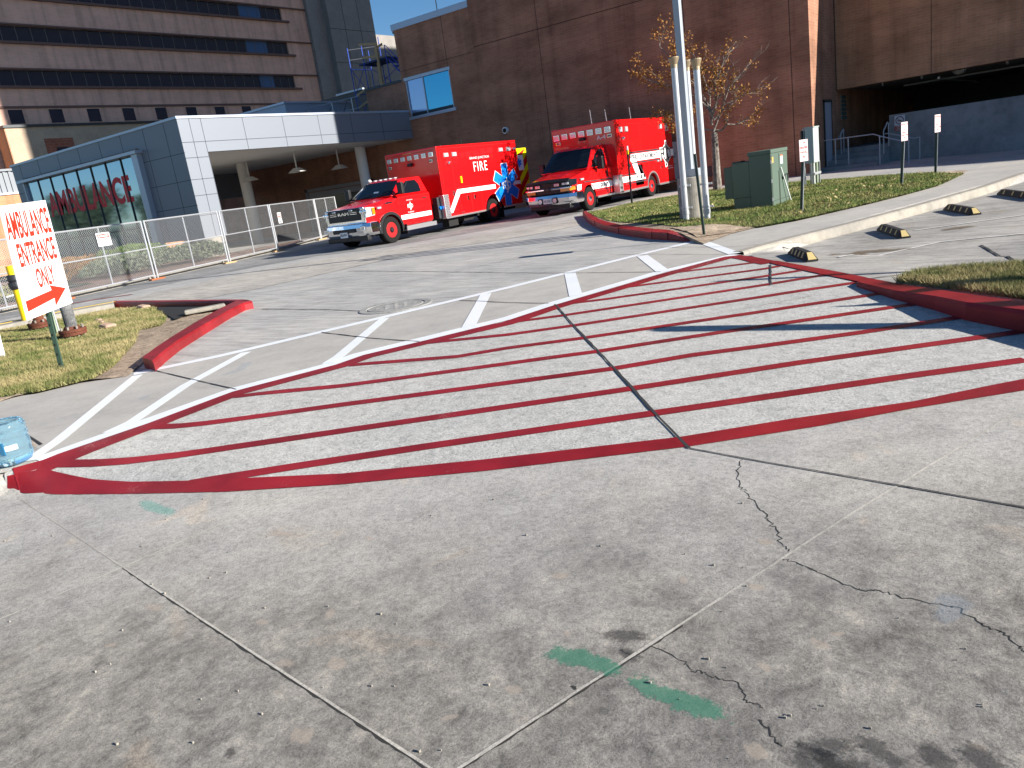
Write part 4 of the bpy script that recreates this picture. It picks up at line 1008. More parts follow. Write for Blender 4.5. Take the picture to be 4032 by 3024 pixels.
leftd = A0([(606, 1200), (700, 1196), (960, 1188), (970, 1196), (880, 1240), (780, 1290), (672, 1345), (600, 1400), (510, 1478), (498, 1483), (243, 1520), (0, 1582), (-250, 1650), (-250, 1600), (0, 1545), (152, 1524), (365, 1472), (440, 1434), (475, 1390), (520, 1340), (540, 1290), (625, 1270), (645, 1251)], .0)
F0 = lambda x, y: 0
drape('dirt', [leftd], 'dirt', .015, .12, Hf=F0, noisez=.012)
tag(drape('left_lawn_base', [leftg], 'soil', .02, .25, Hf=F0), kind='structure')
blades('grass', [leftg], 95000, .06, 'grassb', lambda x, y: .018, 'patchy yellow-green lawn around the rusty pipes and the arrow sign', wid=.0042)
zr = lambda x, y: .1 if y < 17 else max(.02, .1-.012*(y-17))
rg_ = A0([(2308, 832), (2317, 840), (2335, 851), (2360, 864), (2389, 874), (2440, 886), (2500, 894), (2570, 902), (2640, 907), (2700, 925), (2770, 938)], .1)+A0([(2882, 917), (3000, 887), (3159, 855), (3420, 795), (3574, 757), (3700, 722), (3812, 670)], .02)+A0([(3780, 668), (3634, 682), (3480, 691), (3400, 699), (3190, 708), (3117, 717), (2785, 745), (2657, 768), (2499, 797), (2423, 812), (2334, 838)], .03)
def zrr(x, y):
    # lawn height: level with the kerb near the driveway, falling to the walk on the other sides
    p = Vector((x, y)); k = 9
    e1 = A_edge
    for a, b in zip(e1, e1[1:]):
        ab = b-a; t_ = max(0, min(1, (p-a).dot(ab)/ab.length_squared)); k = min(k, (p-(a+ab*t_)).length)
    return .015+.09*sstep(0, .8, k)*(1-sstep(20, 27, y)*.6)
A_edge = rg_[10:]
drape('right_lawn_border', [rg_], 'dirt', .0, .2, Hf=zrr)
sk = MB(); kz_ = [p for p in rg_[:11]]
for a, b in zip(kz_, kz_[1:]): sk.add([(a.x, a.y, -.1), (b.x, b.y, -.1), (b.x, b.y, zrr(b.x, b.y)), (a.x, a.y, zrr(a.x, a.y))], [(0, 1, 2, 3)])
tag(sk.build('lawn_edge', 'dirt'), kind='structure')
gr_poly = A0([(2308, 832), (2335, 851), (2389, 872), (2440, 880), (2500, 884), (2600, 890), (2680, 900), (2760, 893), (2860, 887), (3000, 878), (3159, 850), (3420, 790), (3574, 752), (3700, 718), (3800, 672), (3634, 684), (3480, 692), (3190, 710), (2785, 746), (2657, 769), (2499, 798), (2334, 838)], .08)
drape('right_lawn_base', [gr_poly], 'soil', .008, .2, Hf=zrr)
blades('grass', [gr_poly], 110000, .055, 'grassr', lambda x, y: zrr(x, y)-.005, 'fresh green lawn strip around the green cabinets and conduit poles', wid=.0042)
dcor = A0([(2640, 905), (2680, 903), (2760, 897), (2860, 890), (2960, 884)], .07)+A0([(3015, 884), (2882, 917), (2770, 940), (2746, 946)], .01)+A0([(2700, 925)], .05)
drape('dirt_corner', [dcor], 'dirt', .014, .08, Hf=zrr, noisez=.006)
fg_ = A0([(3527, 1110), (3607, 1078), (3793, 1060), (4032, 1046), (4500, 1000), (4600, 1230), (4032, 1180), (3817, 1150)], .0)
drape('front_lawn_base', [fg_], 'soil', .0, .15, Hf=lambda x, y: .0)
sk = MB()
for a, b in zip(fg_, fg_[1:]+fg_[:1]): sk.add([(a.x, a.y, -.2), (b.x, b.y, -.2), (b.x, b.y, .0), (a.x, a.y, .0)], [(0, 1, 2, 3)])
tag(sk.build('lawn_edge', 'dirt'), kind='structure')
blades('grass', [fg_], 60000, .075, 'grassb', lambda x, y: -.005, 'thick tufted grass behind the red kerb at the right edge', wid=.0045)
blades('grass', [[(-24.6, 3.2), (-24.6, 10.5), (-33, 12.5), (-42, 13.5), (-42, 3.2)]], 16000, .09, 'grassb', lambda x, y: .13, 'distant lawn behind the chain-link fence at the left', wid=.006)
# fallen leaves on the right lawn
fl = []
for _ in range(260):
    a, b, c = random.choice([(rg_[12], rg_[15], rg_[19]), (rg_[13], rg_[16], rg_[21]), (rg_[2], rg_[11], rg_[24])])
    r1, r2 = sorted((random.random(), random.random())); p = a*r1+b*(r2-r1)+c*(1-r2); fl.append((p.x, p.y, zrr(p.x, p.y)+.05))
lf = leaves('fallen_leaves', fl, 'scuffleaf' if 'scuffleaf' in M else 'leaf', None, .07, 260, (0, 0, 0), 1)
tag(lf, 'pale fallen leaves scattered over the right lawn strip', 'leaves', kind='stuff')
for i, (u, v, s_, lb_) in enumerate([(424, 1288, .13, 'largest tan stone lying on the left lawn'), (402, 1269, .06, 'small tan stone in the middle of the lawn stones'), (388, 1261, .06, 'small flat stone farthest left of the lawn stones'), (565, 1212, .12, 'brick fragment lying by the broken kerb end')]):
    p = atZ(u, v, .05); o = MB(p); 
    o.add([(p.x+a*s_*(1+.2*sin(7*a+b)), p.y+b*s_*.7, p.z+c*s_*.45*(1-.2*a)) for a in (-1, 1) for b in (-1, 1) for c in (-.6, 1)], [(0, 1, 3, 2), (4, 6, 7, 5), (0, 4, 5, 1), (2, 3, 7, 6), (0, 2, 6, 4), (1, 5, 7, 3)])
    tag(o.build('stone', 'brickchunk', None, bevel=s_*.3), lb_, 'stone')
# open catch basin in the corner of the left kerb
bs = MB(); q = A0([(610, 1213), (700, 1207), (930, 1196), (880, 1222), (760, 1232), (690, 1262)], .02)
cb = tag(drape('catch_basin', [q], 'under', .036, None, kind=None, Hf=F0), 'dark open hollow in the corner of the left red kerb', 'basin')
p = atZ(800, 1228, .05)
t = MB(p); a = atZ(728, 1242, .04); b = atZ(890, 1212, .04); d = (b-a)
t.obox(a, d, Vector((-d.y, d.x, 0)).normalized()*.18, (0, 0, .07)); tag(t.build('concrete_slab', 'tan_conc', None, bevel=.02), 'broken concrete slab lying in the hollow of the left kerb', 'slab')
# ------------------------------------------------------------------ ambulances (local frame: +x is the driver side, front faces -y, origin on the ground under the front axle)
def cyl_x(c, r, x0, x1, n=28):
    return MB().lathe([(r, x0), (r, x1)], c, 'X', n)
def wheel(root, x, y, r, side, dual=False, hub='chrome', org=None):
    """side=+1 wheel on +x side; x is its outer face"""
    wdt = .25; xi = x-side*wdt
    xs_ = [(r*.55, xi), (r*.93, xi), (r, xi+side*.03), (r, x-side*.03), (r*.93, x), (r*.68, x+side*.006), (r*.55, x-side*.012)]
    t = MB().lathe([(a, b) for a, b in xs_], (0, y, r), 'X', 40).build('wheel', 'tyre', root)
    gv = MB()
    for k in range(44):
        a = 2*pi*k/44; c_, s_ = cos(a), sin(a)
        for q in (0, 1): 
            gv.obox((xi+side*(.035 if q == 0 else .14), y+c_*r-s_*.012, r+s_*r+c_*.012), (side*.075, 0, 0), (-s_*.024, c_*.024, 0), (0, c_*.006, s_*.006))
    q = gv.build('tread', 'tyre'); q.parent = t
    rim = MB().lathe([(r*.58, x-side*.006), (r*.55, x-side*.004), (r*.52, x-side*.05), (r*.50, x-side*.13), (r*.36, x-side*.14), (r*.33, x-side*.05), (r*.2, x-side*.035), (r*.2, x-side*.12)], (0, y, r), 'X', 36).build('rim', 'truckred2', t, smooth=False)
    h = MB().lathe([(r*.25, x-side*.05), (r*.22, x+side*.0), (r*.14, x+side*.03), (.01, x+side*.032)], (0, y, r), 'X', 20)
    for k in range(8):
        a = 2*pi*k/8; h.lathe([(.016, x-side*.04), (.014, x-side*.005)], (0, y+cos(a)*r*.285, r+sin(a)*r*.285), 'X', 6)
    h.build('hub', hub, t)
    ho = MB()
    for k in range(4):
        a = 2*pi*k/4+.5; ho.lathe([(.036, x-side*.142), (.036, x-side*.13)], (0, y+cos(a)*r*.43, r+sin(a)*r*.43), 'X', 10)
    ho.build('vent_hole', 'under', t)
    if dual:
        x2 = x-side*.3
        MB().lathe([(r*.6, x2-side*wdt), (r, x2-side*(wdt-.03)), (r, x2-side*.03), (r*.6, x2)], (0, y, r), 'X', 32).build('wheel', 'tyre', root)
    return t
def lampbox(root, name, c, w_, h_, axis, m='lens', d=.03):
    x, y, z = c
    b = MB()
    if axis == 'x': b.box(x-.01, x+d, y-w_/2, y+w_/2, z-h_/2, z+h_/2)
    else: b.box(x-w_/2, x+w_/2, y-d, y+.01, z-h_/2, z+h_/2)
    o = b.build(name, 'chrome', root, bevel=.01)
    b = MB()
    if axis == 'x': b.box(x+d-.005, x+d+.012, y-w_/2+.02, y+w_/2-.02, z-h_/2+.02, z+h_/2-.02)
    else: b.box(x-w_/2+.02, x+w_/2-.02, y-d-.012, y-d+.005, z-h_/2+.02, z+h_/2-.02)
    q = b.build('lens', m); q.parent = o
    b = MB()
    for k in (-.25, .02, .27):
        zz_ = z+h_*k
        if axis == 'x': b.box(x+d+.01, x+d+.016, y-w_/2+.04, y+w_/2-.04, zz_-.006, zz_+.006)
        else: b.box(x-w_/2+.04, x+w_/2-.04, y-d-.016, y-d-.01, zz_-.006, zz_+.006)
    q = b.build('reflector_line', 'grey'); q.parent = o
    return o
def arch(root, y, z, r, x, m, wd=.05, t0=0, t1=pi, dpt=.06, name='wheel_arch_trim'):
    b = MB(); n = 20; V = []
    for i in range(n+1):
        a = t0+(t1-t0)*i/n; c_, s_ = cos(a), sin(a)
        V += [(x-dpt, y+c_*r, z+s_*r), (x+.012, y+c_*r, z+s_*r), (x+.012, y+c_*(r+wd), z+s_*(r+wd)), (x-dpt, y+c_*(r+wd), z+s_*(r+wd))]
    F = [(4*i+j, 4*i+(j+1) % 4, 4*i+4+(j+1) % 4, 4*i+4+j) for i in range(n) for j in range(4)]+[(0, 1, 2, 3), (4*n+3, 4*n+2, 4*n+1, 4*n)]
    return b.add(V, F).build(name, m, root)
def outline(root, name, x, y0, y1, z0, z1, m='redgroove', t=.008, label=None):
    """door panel on the +x side: thin raised panel with a dark groove around it"""
    b = MB().box(x-.01, x+.006, y0+.012, y1-.012, z0+.012, z1-.012); o = b.build(name, 'truckred', root, bevel=.004)
    g_ = MB()
    for a in ((y0, y1, z0, z0+t), (y0, y1, z1-t, z1), (y0, y0+t, z0, z1), (y1-t, y1, z0, z1)): g_.box(x-.01, x+.003, a[0], a[1], a[2], a[3])
    q = g_.build('seal', 'groove'); q.parent = o
    return o
M['groove'] = mat('door_groove', (.12, .004, .004), .5)
def body_ring(w_, zb, zm, zs_, zt_, y, crown=.03):
    pts = [(-w_*.94, zb), (-w_, zb+.06), (-w_, zm), (-w_+.015, zs_), (-w_*.86, zt_), (-w_*.4, zt_+crown), (w_*.4, zt_+crown), (w_*.86, zt_), (w_-.015, zs_), (w_, zm), (w_, zb+.06), (w_*.94, zb)]
    return [(p[0], y, p[1]) for p in pts]
def cab(root, P):
    """hood and door body lofted, wheel arches cut, greenhouse with glass"""
    rings = [body_ring(*r) for r in P['rings']]
    o = MB().loft(rings).build('cab_body', 'truckred', root, smooth=False)
    for sx in (1, -1):
        c = MB().lathe([(P['arch'], sx*(P['w']-.30)), (P['arch'], sx*(P['w']+.2))], (0, 0, P['az']), 'X', 32).build('cut', 'under')
        c.parent = root; bpy.context.view_layer.update(); boolcut(o, c)
    mo = o.modifiers.new('bevel', 'BEVEL'); mo.width = .018; mo.segments = 2; mo.limit_method = 'ANGLE'; mo.angle_limit = radians(40)
    MB().box(-P['w']+.32, P['w']-.32, P['rings'][0][5]+.1, P['len'], .3, .95).build('chassis', 'under', root)
    # greenhouse: base rectangle to roof rectangle
    wb, wt = P['wb'], P['wt']; y0, y1, y2, zb, zt_ = P['ws0'], P['ws1'], P['yr'], P['belt'], P['roof']
    B = [(-wb, y0, zb), (-wb*.6, y0-.10, zb), (wb*.6, y0-.10, zb), (wb, y0, zb), (wb, y2, zb), (-wb, y2, zb)]
    T = [(-wt, y1+.02, zt_-.03), (-wt*.6, y1-.06, zt_), (wt*.6, y1-.06, zt_), (wt, y1+.02, zt_-.03), (wt+P.get('wr', 0), P['ytr'], zt_-.02), (-wt-P.get('wr', 0), P['ytr'], zt_-.02)]
    g_ = MB().loft([B, T]); g_ = g_.build('cab_roof', 'truckred', root)
    mo = g_.modifiers.new('bevel', 'BEVEL'); mo.width = .05; mo.segments = 3; mo.limit_method = 'ANGLE'; mo.angle_limit = radians(35)
    def lerp(a, b, t): return Vector(a)*(1-t)+Vector(b)*t
    # windshield: patches offset along normals
    ws = MB(); nv = Vector((0, -(zt_-zb), -(y1-y0))).normalized()*-1
    nv = Vector((0, -(zt_-zb), (y1-y0))).normalized()
    cols = [lerp(B[0], B[1], .12), Vector(B[1]), Vector(B[2]), lerp(B[3], B[2], .12)]; colt = [lerp(T[0], T[1], .12), Vector(T[1]), Vector(T[2]), lerp(T[3], T[2], .12)]
    V = []
    for k in range(4):
        V += [lerp(cols[k], colt[k], .05)+nv*.013, lerp(cols[k], colt[k], .88)+nv*.013]
    ws.add(V, [(0, 2, 3, 1), (2, 4, 5, 3), (4, 6, 7, 5)])
    wso = ws.build('windshield', 'cabglass', root)
    wp = MB()
    for k in (-.45, .3): wp.tube(Vector((k*wb, y0-.11, zb+.03)), Vector(((k+.55)*wb, y0+.02, zb+.13)), .012, 5)
    wp.build('wiper', 'black', root)
    for sx in (1, -1):
        q = [Vector((sx*wb, y0, zb)), Vector((sx*wb, y2, zb)), Vector((sx*(wt+P.get('wr', 0)), P['ytr'], zt_-.02)), Vector((sx*wt, y1+.02, zt_-.03))]
        def at(u, v): return lerp(lerp(q[0], q[1], u), lerp(q[3], q[2], u), v)
        nn = (q[1]-q[0]).cross(q[3]-q[0]).normalized(); nn = nn if nn.x*sx > 0 else -nn
        pts = [(.10, .05), (.80, .05), (.80, .5), (P.get('wu', .74), .80), (P.get('wu0', .30), .82), (.2, .62)]
        V = [at(u, v)+nn*.012 for u, v in pts]
        MB().add(V, [tuple(range(6))]).build('side_window', 'cabglass', root)
        pil = MB(); a_, b_ = at(.26, .04)+nn*.014, at(.34, .80)+nn*.014
        pil.obox(a_, (0, .02, 0), b_-a_, nn*.006).build('window_bar', 'black', root)
def mirror(root, x, y, z, s, h_=.34, m='black'):
    o = MB().box(min(x+s*.08, x+s*.3), max(x+s*.08, x+s*.3), y-.1, y+.03, z, z+h_).build('mirror', m, root, bevel=.03)
    MB().tube((x-s*.08, y+.02, z+.03), (x+s*.12, y-.02, z+.06), .025, 6).build('mirror_arm', 'black', root)
    q = MB().box(min(x+s*.11, x+s*.27), max(x+s*.11, x+s*.27), y+.03, y+.036, z+.03, z+h_-.03).build('mirror_glass', 'glassblue'); q.parent = o
def star(root, x, yc, zc, R_, m, name, wd):
    b = MB(); n = []
    for k in range(3):
        a = pi/2+k*pi/3; u = Vector((0, cos(a), sin(a))); v = Vector((0, -sin(a), cos(a)))
        c = Vector((x+.0006*k, yc, zc)); 
        V = [c-u*R_-v*wd, c+u*R_-v*wd, c+u*R_+v*wd, c-u*R_+v*wd]; b.add(V, [(0, 1, 2, 3)])
    return b.build(name, m, root, recalc=False)
UX, UZ = Vector((0, 1, 0)), Vector((0, 0, 1))
def mono(root, x, yc, zc, h_, m, name='monogram', outline_m=None, pr=.006):
    """interlaced G, J, F and D letters"""
    parts = [('G', 0, 0, .62, .86), ('J', .02, -.02, .24, 1.3), ('F', -.42, 0, .40, .58), ('D', .40, .0, .44, .58)]
    if outline_m:
        for ch, dy, dz, w_, k in parts:
            w2, k2 = w_+.14, k+.10
            text(ch, (x, yc+(dy-w2/2)*h_, zc+(dz-k2/2)*h_), UX, UZ, w2*h_, k2*h_, outline_m, root, name='monogram_outline', bold=.05, proud=pr)
    for i, (ch, dy, dz, w_, k) in enumerate(parts):
        text(ch, (x, yc+(dy-w_/2)*h_, zc+(dz-k/2)*h_), UX, UZ, w_*h_, k*h_, m, root, name=name, bold=.0, proud=pr+.004+.001*i)
def poly_side(root, x, pts, m, name='stripe', t=.004):
    return MB().prism(pts, 'yz', x-.01, x+t).build(name, m, root)
# ---- left ambulance: pickup-nosed
A1 = (-18.28, 17.6, 0)
a1 = thing('ambulance', A1, 'red pickup-nosed ambulance with big blue star and open chevron rear door', 'ambulance')
LY = lambda Y: Y-A1[1]
bx = MB().box(-1.17, 1.18, LY(20.06), LY(24.62), .46, 2.76).build('patient_box', 'truckred', a1)
for sx in (1, -1):
    c = MB().lathe([(.52, sx*.80), (.52, sx*1.4)], (0, 5.2, .42), 'X', 36).build('cut', 'under'); c.parent = a1; bpy.context.view_layer.update(); boolcut(bx, c)
mo = bx.modifiers.new('bevel', 'BEVEL'); mo.width = .03; mo.segments = 3; mo.limit_method = 'ANGLE'
MB().box(-.8, .8, 2.3, 7.0, .3, .9).build('chassis', 'under', a1)
MB().box(.70, 1.0, 2.75, 3.25, .14, .5).build('fuel_tank', 'under', a1); MB().box(.4, .9, 3.7, 4.3, .22, .5).build('battery_box', 'under', a1)
MB().box(1.0, 1.195, 2.46, 4.66, .42, .475).build('rub_rail', 'alu', a1); MB().box(1.0, 1.195, 5.75, 7.03, .42, .475).build('rub_rail', 'alu', a1)
cab(a1, dict(rings=[(.86, .62, .95, 1.12, 1.19, -.86, .02), (.96, .55, .95, 1.16, 1.25, -.62, .04), (1.0, .46, .95, 1.2, 1.30, -.2, .05), (1.02, .44, .98, 1.27, 1.37, .28, .05), (1.02, .44, 1.0, 1.34, 1.41, .42, .02), (1.02, .44, 1.0, 1.36, 1.43, 1.98, .02)],
            w=1.02, arch=.47, az=.42, len=2.4, wb=.97, wt=.76, ws0=.27, ws1=.98, yr=1.98, ytr=1.9, belt=1.40, roof=1.93, wr=.02, wu=.70))
for sx in (1, -1):
    wheel(a1, sx*1.0, 0, .405, sx, hub='black'); wheel(a1, sx*1.12, 5.2, .405, sx, True, hub='black')
    o = arch(a1, 0, .42, .45, 1.03 if sx > 0 else -1.03+.06, 'black', .085, -.25, pi+.15, .07, 'fender_flare')
arch(a1, 5.2, .42, .50, 1.18, 'chrome', .05, 0, pi, .05)
MB().box(.78, 1.12, 5.78, 5.80, .08, .5).build('mudflap', 'black', a1); MB().box(.78, 1.1, .58, .6, .2, .5).build('mudflap', 'black', a1)
st1 = MB().box(.95, 1.16, .52, 1.95, .30, .335).box(1.13, 1.16, .52, 1.95, .335, .43).box(.95, .97, .52, 1.95, .335, .43)
for k in range(18): st1.box(.97, 1.13, .55+.078*k, .57+.078*k, .335, .345)
st1.build('running_board', 'alu', a1)
# door
outline(a1, 'door', 1.012, .47, 1.93, .5, 1.33)
MB().box(1.018, 1.045, 1.58, 1.80, 1.20, 1.235).build('door_handle', 'black', a1, bevel=.008)
poly_side(a1, 1.024, [(.48, .64), (1.92, .64), (1.92, .78), (.48, .78)], 'decalwhite')
mono(a1, 1.022, .96, 1.03, .2, 'decalwhite')
for tx, z_ in (('GRAND JUNCTION', 1.19), ('FIRE DEPARTMENT', .82)): text(tx, (1.022, .82, z_), UX, UZ, .28, .04, 'decalwhite', a1, proud=.008)
MB().box(1.0, 1.03, -.12, .18, 1.2, 1.25).build('fender_badge', 'chrome', a1, bevel=.005)
# nose
MB().box(-.86, .86, -.93, -.84, .74, 1.22).build('grille_surround', 'chrome', a1, bevel=.05, seg=3)
gr = MB().box(-.72, .72, -.955, -.9, .84, 1.205).build('grille', 'black', a1, bevel=.03)
sl_ = MB()
for k in range(7): sl_.box(-.68, .68, -.965, -.95, .87+.046*k, .88+.046*k)
q = sl_.build('slat', 'darkmetal'); q.parent = gr
q = text('RAM', (-.24, -.958, 1.03), (1, 0, 0), (0, 0, 1), .48, .085, 'chrome', a1, name='badge', bold=.03, proud=.01)
MB().box(-.60, -.3, -.972, -.96, 1.085, 1.10).box(-.60, -.3, -.972, -.96, 1.035, 1.05).box(.3, .6, -.972, -.96, 1.085, 1.10).box(.3, .6, -.972, -.96, 1.035, 1.05).build('grille_trim', 'chrome', a1)
for x in (-.4, .36): lampbox(a1, 'grille_light', (x, -.955, 1.155), .17, .05, 'y')
for sx in (1, -1):
    V = [(sx*.66, -.93, .92), (sx*.90, -.90, .90), (sx*1.005, -.62, .93), (sx*1.005, -.60, 1.17), (sx*.90, -.88, 1.19), (sx*.66, -.93, 1.20)]
    hl = MB().add(V, [(0, 1, 4, 5), (1, 2, 3, 4)]); V2_ = [(p[0]*.95, p[1]+.12, p[2]) for p in V]
    hl.add(V2_, [(0, 1, 4, 5), (1, 2, 3, 4)]); o = hl.build('headlight', 'lens', a1, recalc=False)
    for (x, y) in ((.76, -.93), (.90, -.905)):
        q = MB().lathe([(.07, 0), (.06, -.02), (.01, -.03)], (sx*x, y, 1.07), 'Y', 16).build('projector', 'chrome'); q.parent = o
    q = MB().add([(sx*1.01, -.70, .95), (sx*1.012, -.60, .96), (sx*1.012, -.60, 1.15), (sx*1.0, -.70, 1.16)], [(0, 1, 2, 3)]).build('turn_signal', 'amber', recalc=False); q.parent = o
bp = []
for x, y in ((-1.03, -.58), (-1.0, -.86), (-.8, -1.0), (0, -1.05), (.8, -1.0), (1.0, -.86), (1.03, -.58)):
    k = 1 if abs(x) < .9 else .9
    bp.append([(x*.99, y+.05, .36), (x, y, .44), (x, y-.02, .62), (x*.99, y, .74), (x*.93, y+.14, .76), (x*.93, y+.14, .36)])
MB().loft(bp).build('front_bumper', 'chrome', a1, bevel=.015)
MB().box(-.5, .5, -1.075, -1.0, .50, .62).build('bumper_intake', 'black', a1, bevel=.02)
MB().box(-.9, .9, -.98, -.8, .22, .38).build('air_dam', 'black', a1, bevel=.03)
lampbox(a1, 'bumper_light', (.82, -1.02, .59), .22, .14, 'y'); lampbox(a1, 'bumper_light', (-.84, -1.02, .59), .2, .12, 'y')
pl_ = MB().box(-.16, .16, -1.10, -1.08, .37, .53).build('licence_plate', 'label', a1); text('BQJ-034', (-.14, -1.1, .405), (1, 0, 0), (0, 0, 1), .28, .085, 'signblack', a1, proud=.006)
for sx in (1, -1): mirror(a1, sx*1.0, .52, 1.43, sx, .36)
cl = MB()
for x in (-.45, -.22, 0, .22, .45): MB().box(x-.05, x+.05, 1.02, 1.14, 1.93, 1.965).build('clearance_lamp', 'lens', a1, bevel=.01)
MB().lathe([(.07, 1.93), (.07, 1.97), (.05, 2.01), (.01, 2.02)], (-.62, 1.0, 0), 'Z', 14).build('beacon', 'offwhite', a1, smooth=True)
lampbox(a1, 'fender_light', (1.0, -.42, 1.12), .2, .08, 'x')
# box details
for k in range(7): lampbox(a1, 'warning_light', (-.97+.318*k, LY(20.06), 2.53), .2, .15, 'y')
lampbox(a1, 'scene_light', (-.98, LY(20.06), 2.31), .14, .1, 'y', 'lensd'); lampbox(a1, 'scene_light', (.90, LY(20.06), 2.33), .14, .1, 'y', 'lensd')
MB().box(-.12, .08, LY(19.96), LY(20.06), 2.26, 2.36).build('front_camera', 'black', a1, bevel=.02)
MB().box(-.3, .1, LY(20.04), LY(20.06), 2.665, 2.69).build('marker_lamp', 'amber', a1)
for Y in (20.5, 20.93, 23.6, 24.08): lampbox(a1, 'side_warning_light', (1.18, LY(Y), 2.46), .24, .16, 'x')
MB().lathe([(.05, 0), (.06, .04), (.05, .1), (.01, .13)], (1.18, LY(24.38), 2.45), 'X', 14).build('side_spot_lamp', 'chrome', a1, smooth=True)
MB().lathe([(.05, 0), (.06, .04), (.05, .08), (.01, .1)], (1.18, LY(20.56), 2.2), 'X', 14).build('side_spot_lamp', 'chrome', a1, smooth=True)
MB().box(1.17, 1.19, LY(20.1), LY(24.58), 2.655, 2.675).box(-1.12, 1.12, LY(20.04), LY(20.07), 2.66, 2.675).build('drip_rail', 'truckred2', a1, bevel=.004)
outline(a1, 'front_compartment_door', 1.18, LY(20.18), LY(20.75), .52, 2.6)
outline(a1, 'lower_compartment_door', 1.18, LY(20.9), LY(21.52), .5, 1.38); outline(a1, 'lower_compartment_door', 1.18, LY(21.54), LY(22.14), .5, 1.38)
outline(a1, 'rear_compartment_door', 1.18, LY(23.45), LY(24.45), .95, 2.22)
hn = [(20.62, 1.2), (21.35, .98), (21.72, .98), (24.3, 1.42), (23.3, 1.25)]
for Y, z in hn: MB().box(1.185, 1.21, LY(Y)-.05, LY(Y)+.05, z-.08, z+.08).build('latch', 'chrome', a1, bevel=.01)
MB().box(1.185, 1.215, LY(20.72)+.35, LY(20.72)+.42, 1.5, 1.72).build('reel_tag', 'yellowchev', a1)
poly_side(a1, 1.19, [(LY(20.12), .58), (LY(20.42), .58), (LY(20.95), 1.16), (LY(23.0), 1.14), (LY(23.0), 1.29), (LY(20.82), 1.31), (LY(20.32), .72), (LY(20.12), .72)], 'decalwhite', t=.003)
poly_side(a1, 1.19, [(LY(24.15), 1.17), (LY(24.6), 1.17), (LY(24.6), 1.30), (LY(24.15), 1.30)], 'decalwhite', t=.0025)
text('GRAND JUNCTION', (1.182, LY(21.73), 2.21), UX, UZ, 1.12, .10, 'decalwhite', a1, proud=.004)
text('FIRE', (1.182, LY(21.90), 1.82), UX, UZ, .78, .32, 'decalwhite', a1, proud=.004, space=1.2)
star(a1, 1.1905, LY(23.68), 1.2, .785, 'decalwhite', 'star_outline', .20); star(a1, 1.1935, LY(23.68), 1.2, .76, 'decalblue', 'star_of_life', .185)
mono(a1, 1.195, LY(23.68), 1.2, .42, 'decalwhite')
text('3642', (1.195, LY(20.85), .505), UX, UZ, .2, .06, 'signblack', a1, proud=.008)
MB().box(1.0, 1.2, 2.44, 2.72, .44, 1.2).build('corner_guard', 'alu', a1, bevel=.02)
dp = MB()
for k in range(13):
    for q_ in range(3): dp.box(1.2, 1.206, 2.48+.08*q_+(k % 2)*.03, 2.51+.08*q_+(k % 2)*.03, .48+.055*k, .50+.055*k)
dp.build('tread_pattern', 'chrome', a1)
MB().box(.8, 1.02, 2.30, 2.46, .45, 1.15).build('front_locker', 'darkmetal', a1, bevel=.02); MB().lathe([(.03, 0), (.06, .01), (.05, .05)], (1.02, 2.38, .8), 'X', 12).build('air_plug', 'decalblue', a1)
MB().tube((.5, LY(22.3), 2.76), (.48, LY(22.3), 3.0), .012, 5).build('antenna', 'darkmetal', a1); MB().tube((.6, LY(21.0), 2.76), (.6, LY(21.0), 2.82), .03, 6).build('antenna', 'darkmetal', a1)
# open rear door with chevrons, hinged at the rear corner
dy0, dy1, dz0, dz1 = LY(24.66), LY(25.28), .75, 2.45
rd = MB().box(1.10, 1.15, dy0, dy1, dz0, dz1).build('rear_door', 'redchev', a1, bevel=.01)
cv = MB(); k = dz0-.2
while k < dz1:
    pts = [(dy0, k), (dy1, k+.55), (dy1, k+.82), (dy0, k+.27)]
    pts = [(y, max(dz0, min(dz1, z))) for y, z in pts]
    if len(set(pts)) > 2: 
        b_ = [(1.152, y, z) for y, z in pts]; cv.add(b_, [(0, 1, 2, 3)])
    k += .56
q = cv.build('chevron', 'yellowchev', recalc=False); q.parent = rd
q = MB().box(1.152, 1.165, dy0, dy0+.34, 1.65, 2.2).build('window', 'label'); q.parent = rd
mo = q.modifiers.new('b', 'BEVEL'); mo.width = .05; mo.segments = 3; mo.limit_method = 'ANGLE'
q = star(None, 1.168, dy0+.05, 1.93, .16, 'decalblue', 'window_star', .045); q.parent = rd
q = MB().box(1.15, 1.19, dy0+.1, dy0+.5, 1.25, 1.29).build('handle', 'chrome'); q.parent = rd
# ---- right ambulance: van-nosed
A2 = (-14.5, 23.35, 0)
a2 = thing('ambulance', A2, 'red van-nosed ambulance with white lettered stripes and black monogram', 'ambulance')
LZ = lambda Y: Y-A2[1]
bx = MB().box(-1.27, 1.3, LZ(25.06), LZ(29.82), .42, 2.86).build('patient_box', 'truckred', a2)
for sx in (1, -1):
    c = MB().lathe([(.49, sx*.92), (.49, sx*1.5)], (0, 4.45, .40), 'X', 36).build('cut', 'under'); c.parent = a2; bpy.context.view_layer.update(); boolcut(bx, c)
mo = bx.modifiers.new('bevel', 'BEVEL'); mo.width = .03; mo.segments = 3; mo.limit_method = 'ANGLE'
MB().box(-.85, .85, 1.6, 6.3, .28, .9).build('chassis', 'under', a2)
MB().box(1.05, 1.325, 1.72, 3.95, .36, .425).build('rub_rail', 'alu', a2); MB().box(1.05, 1.325, 4.95, 6.5, .36, .425).build('rub_rail', 'alu', a2)
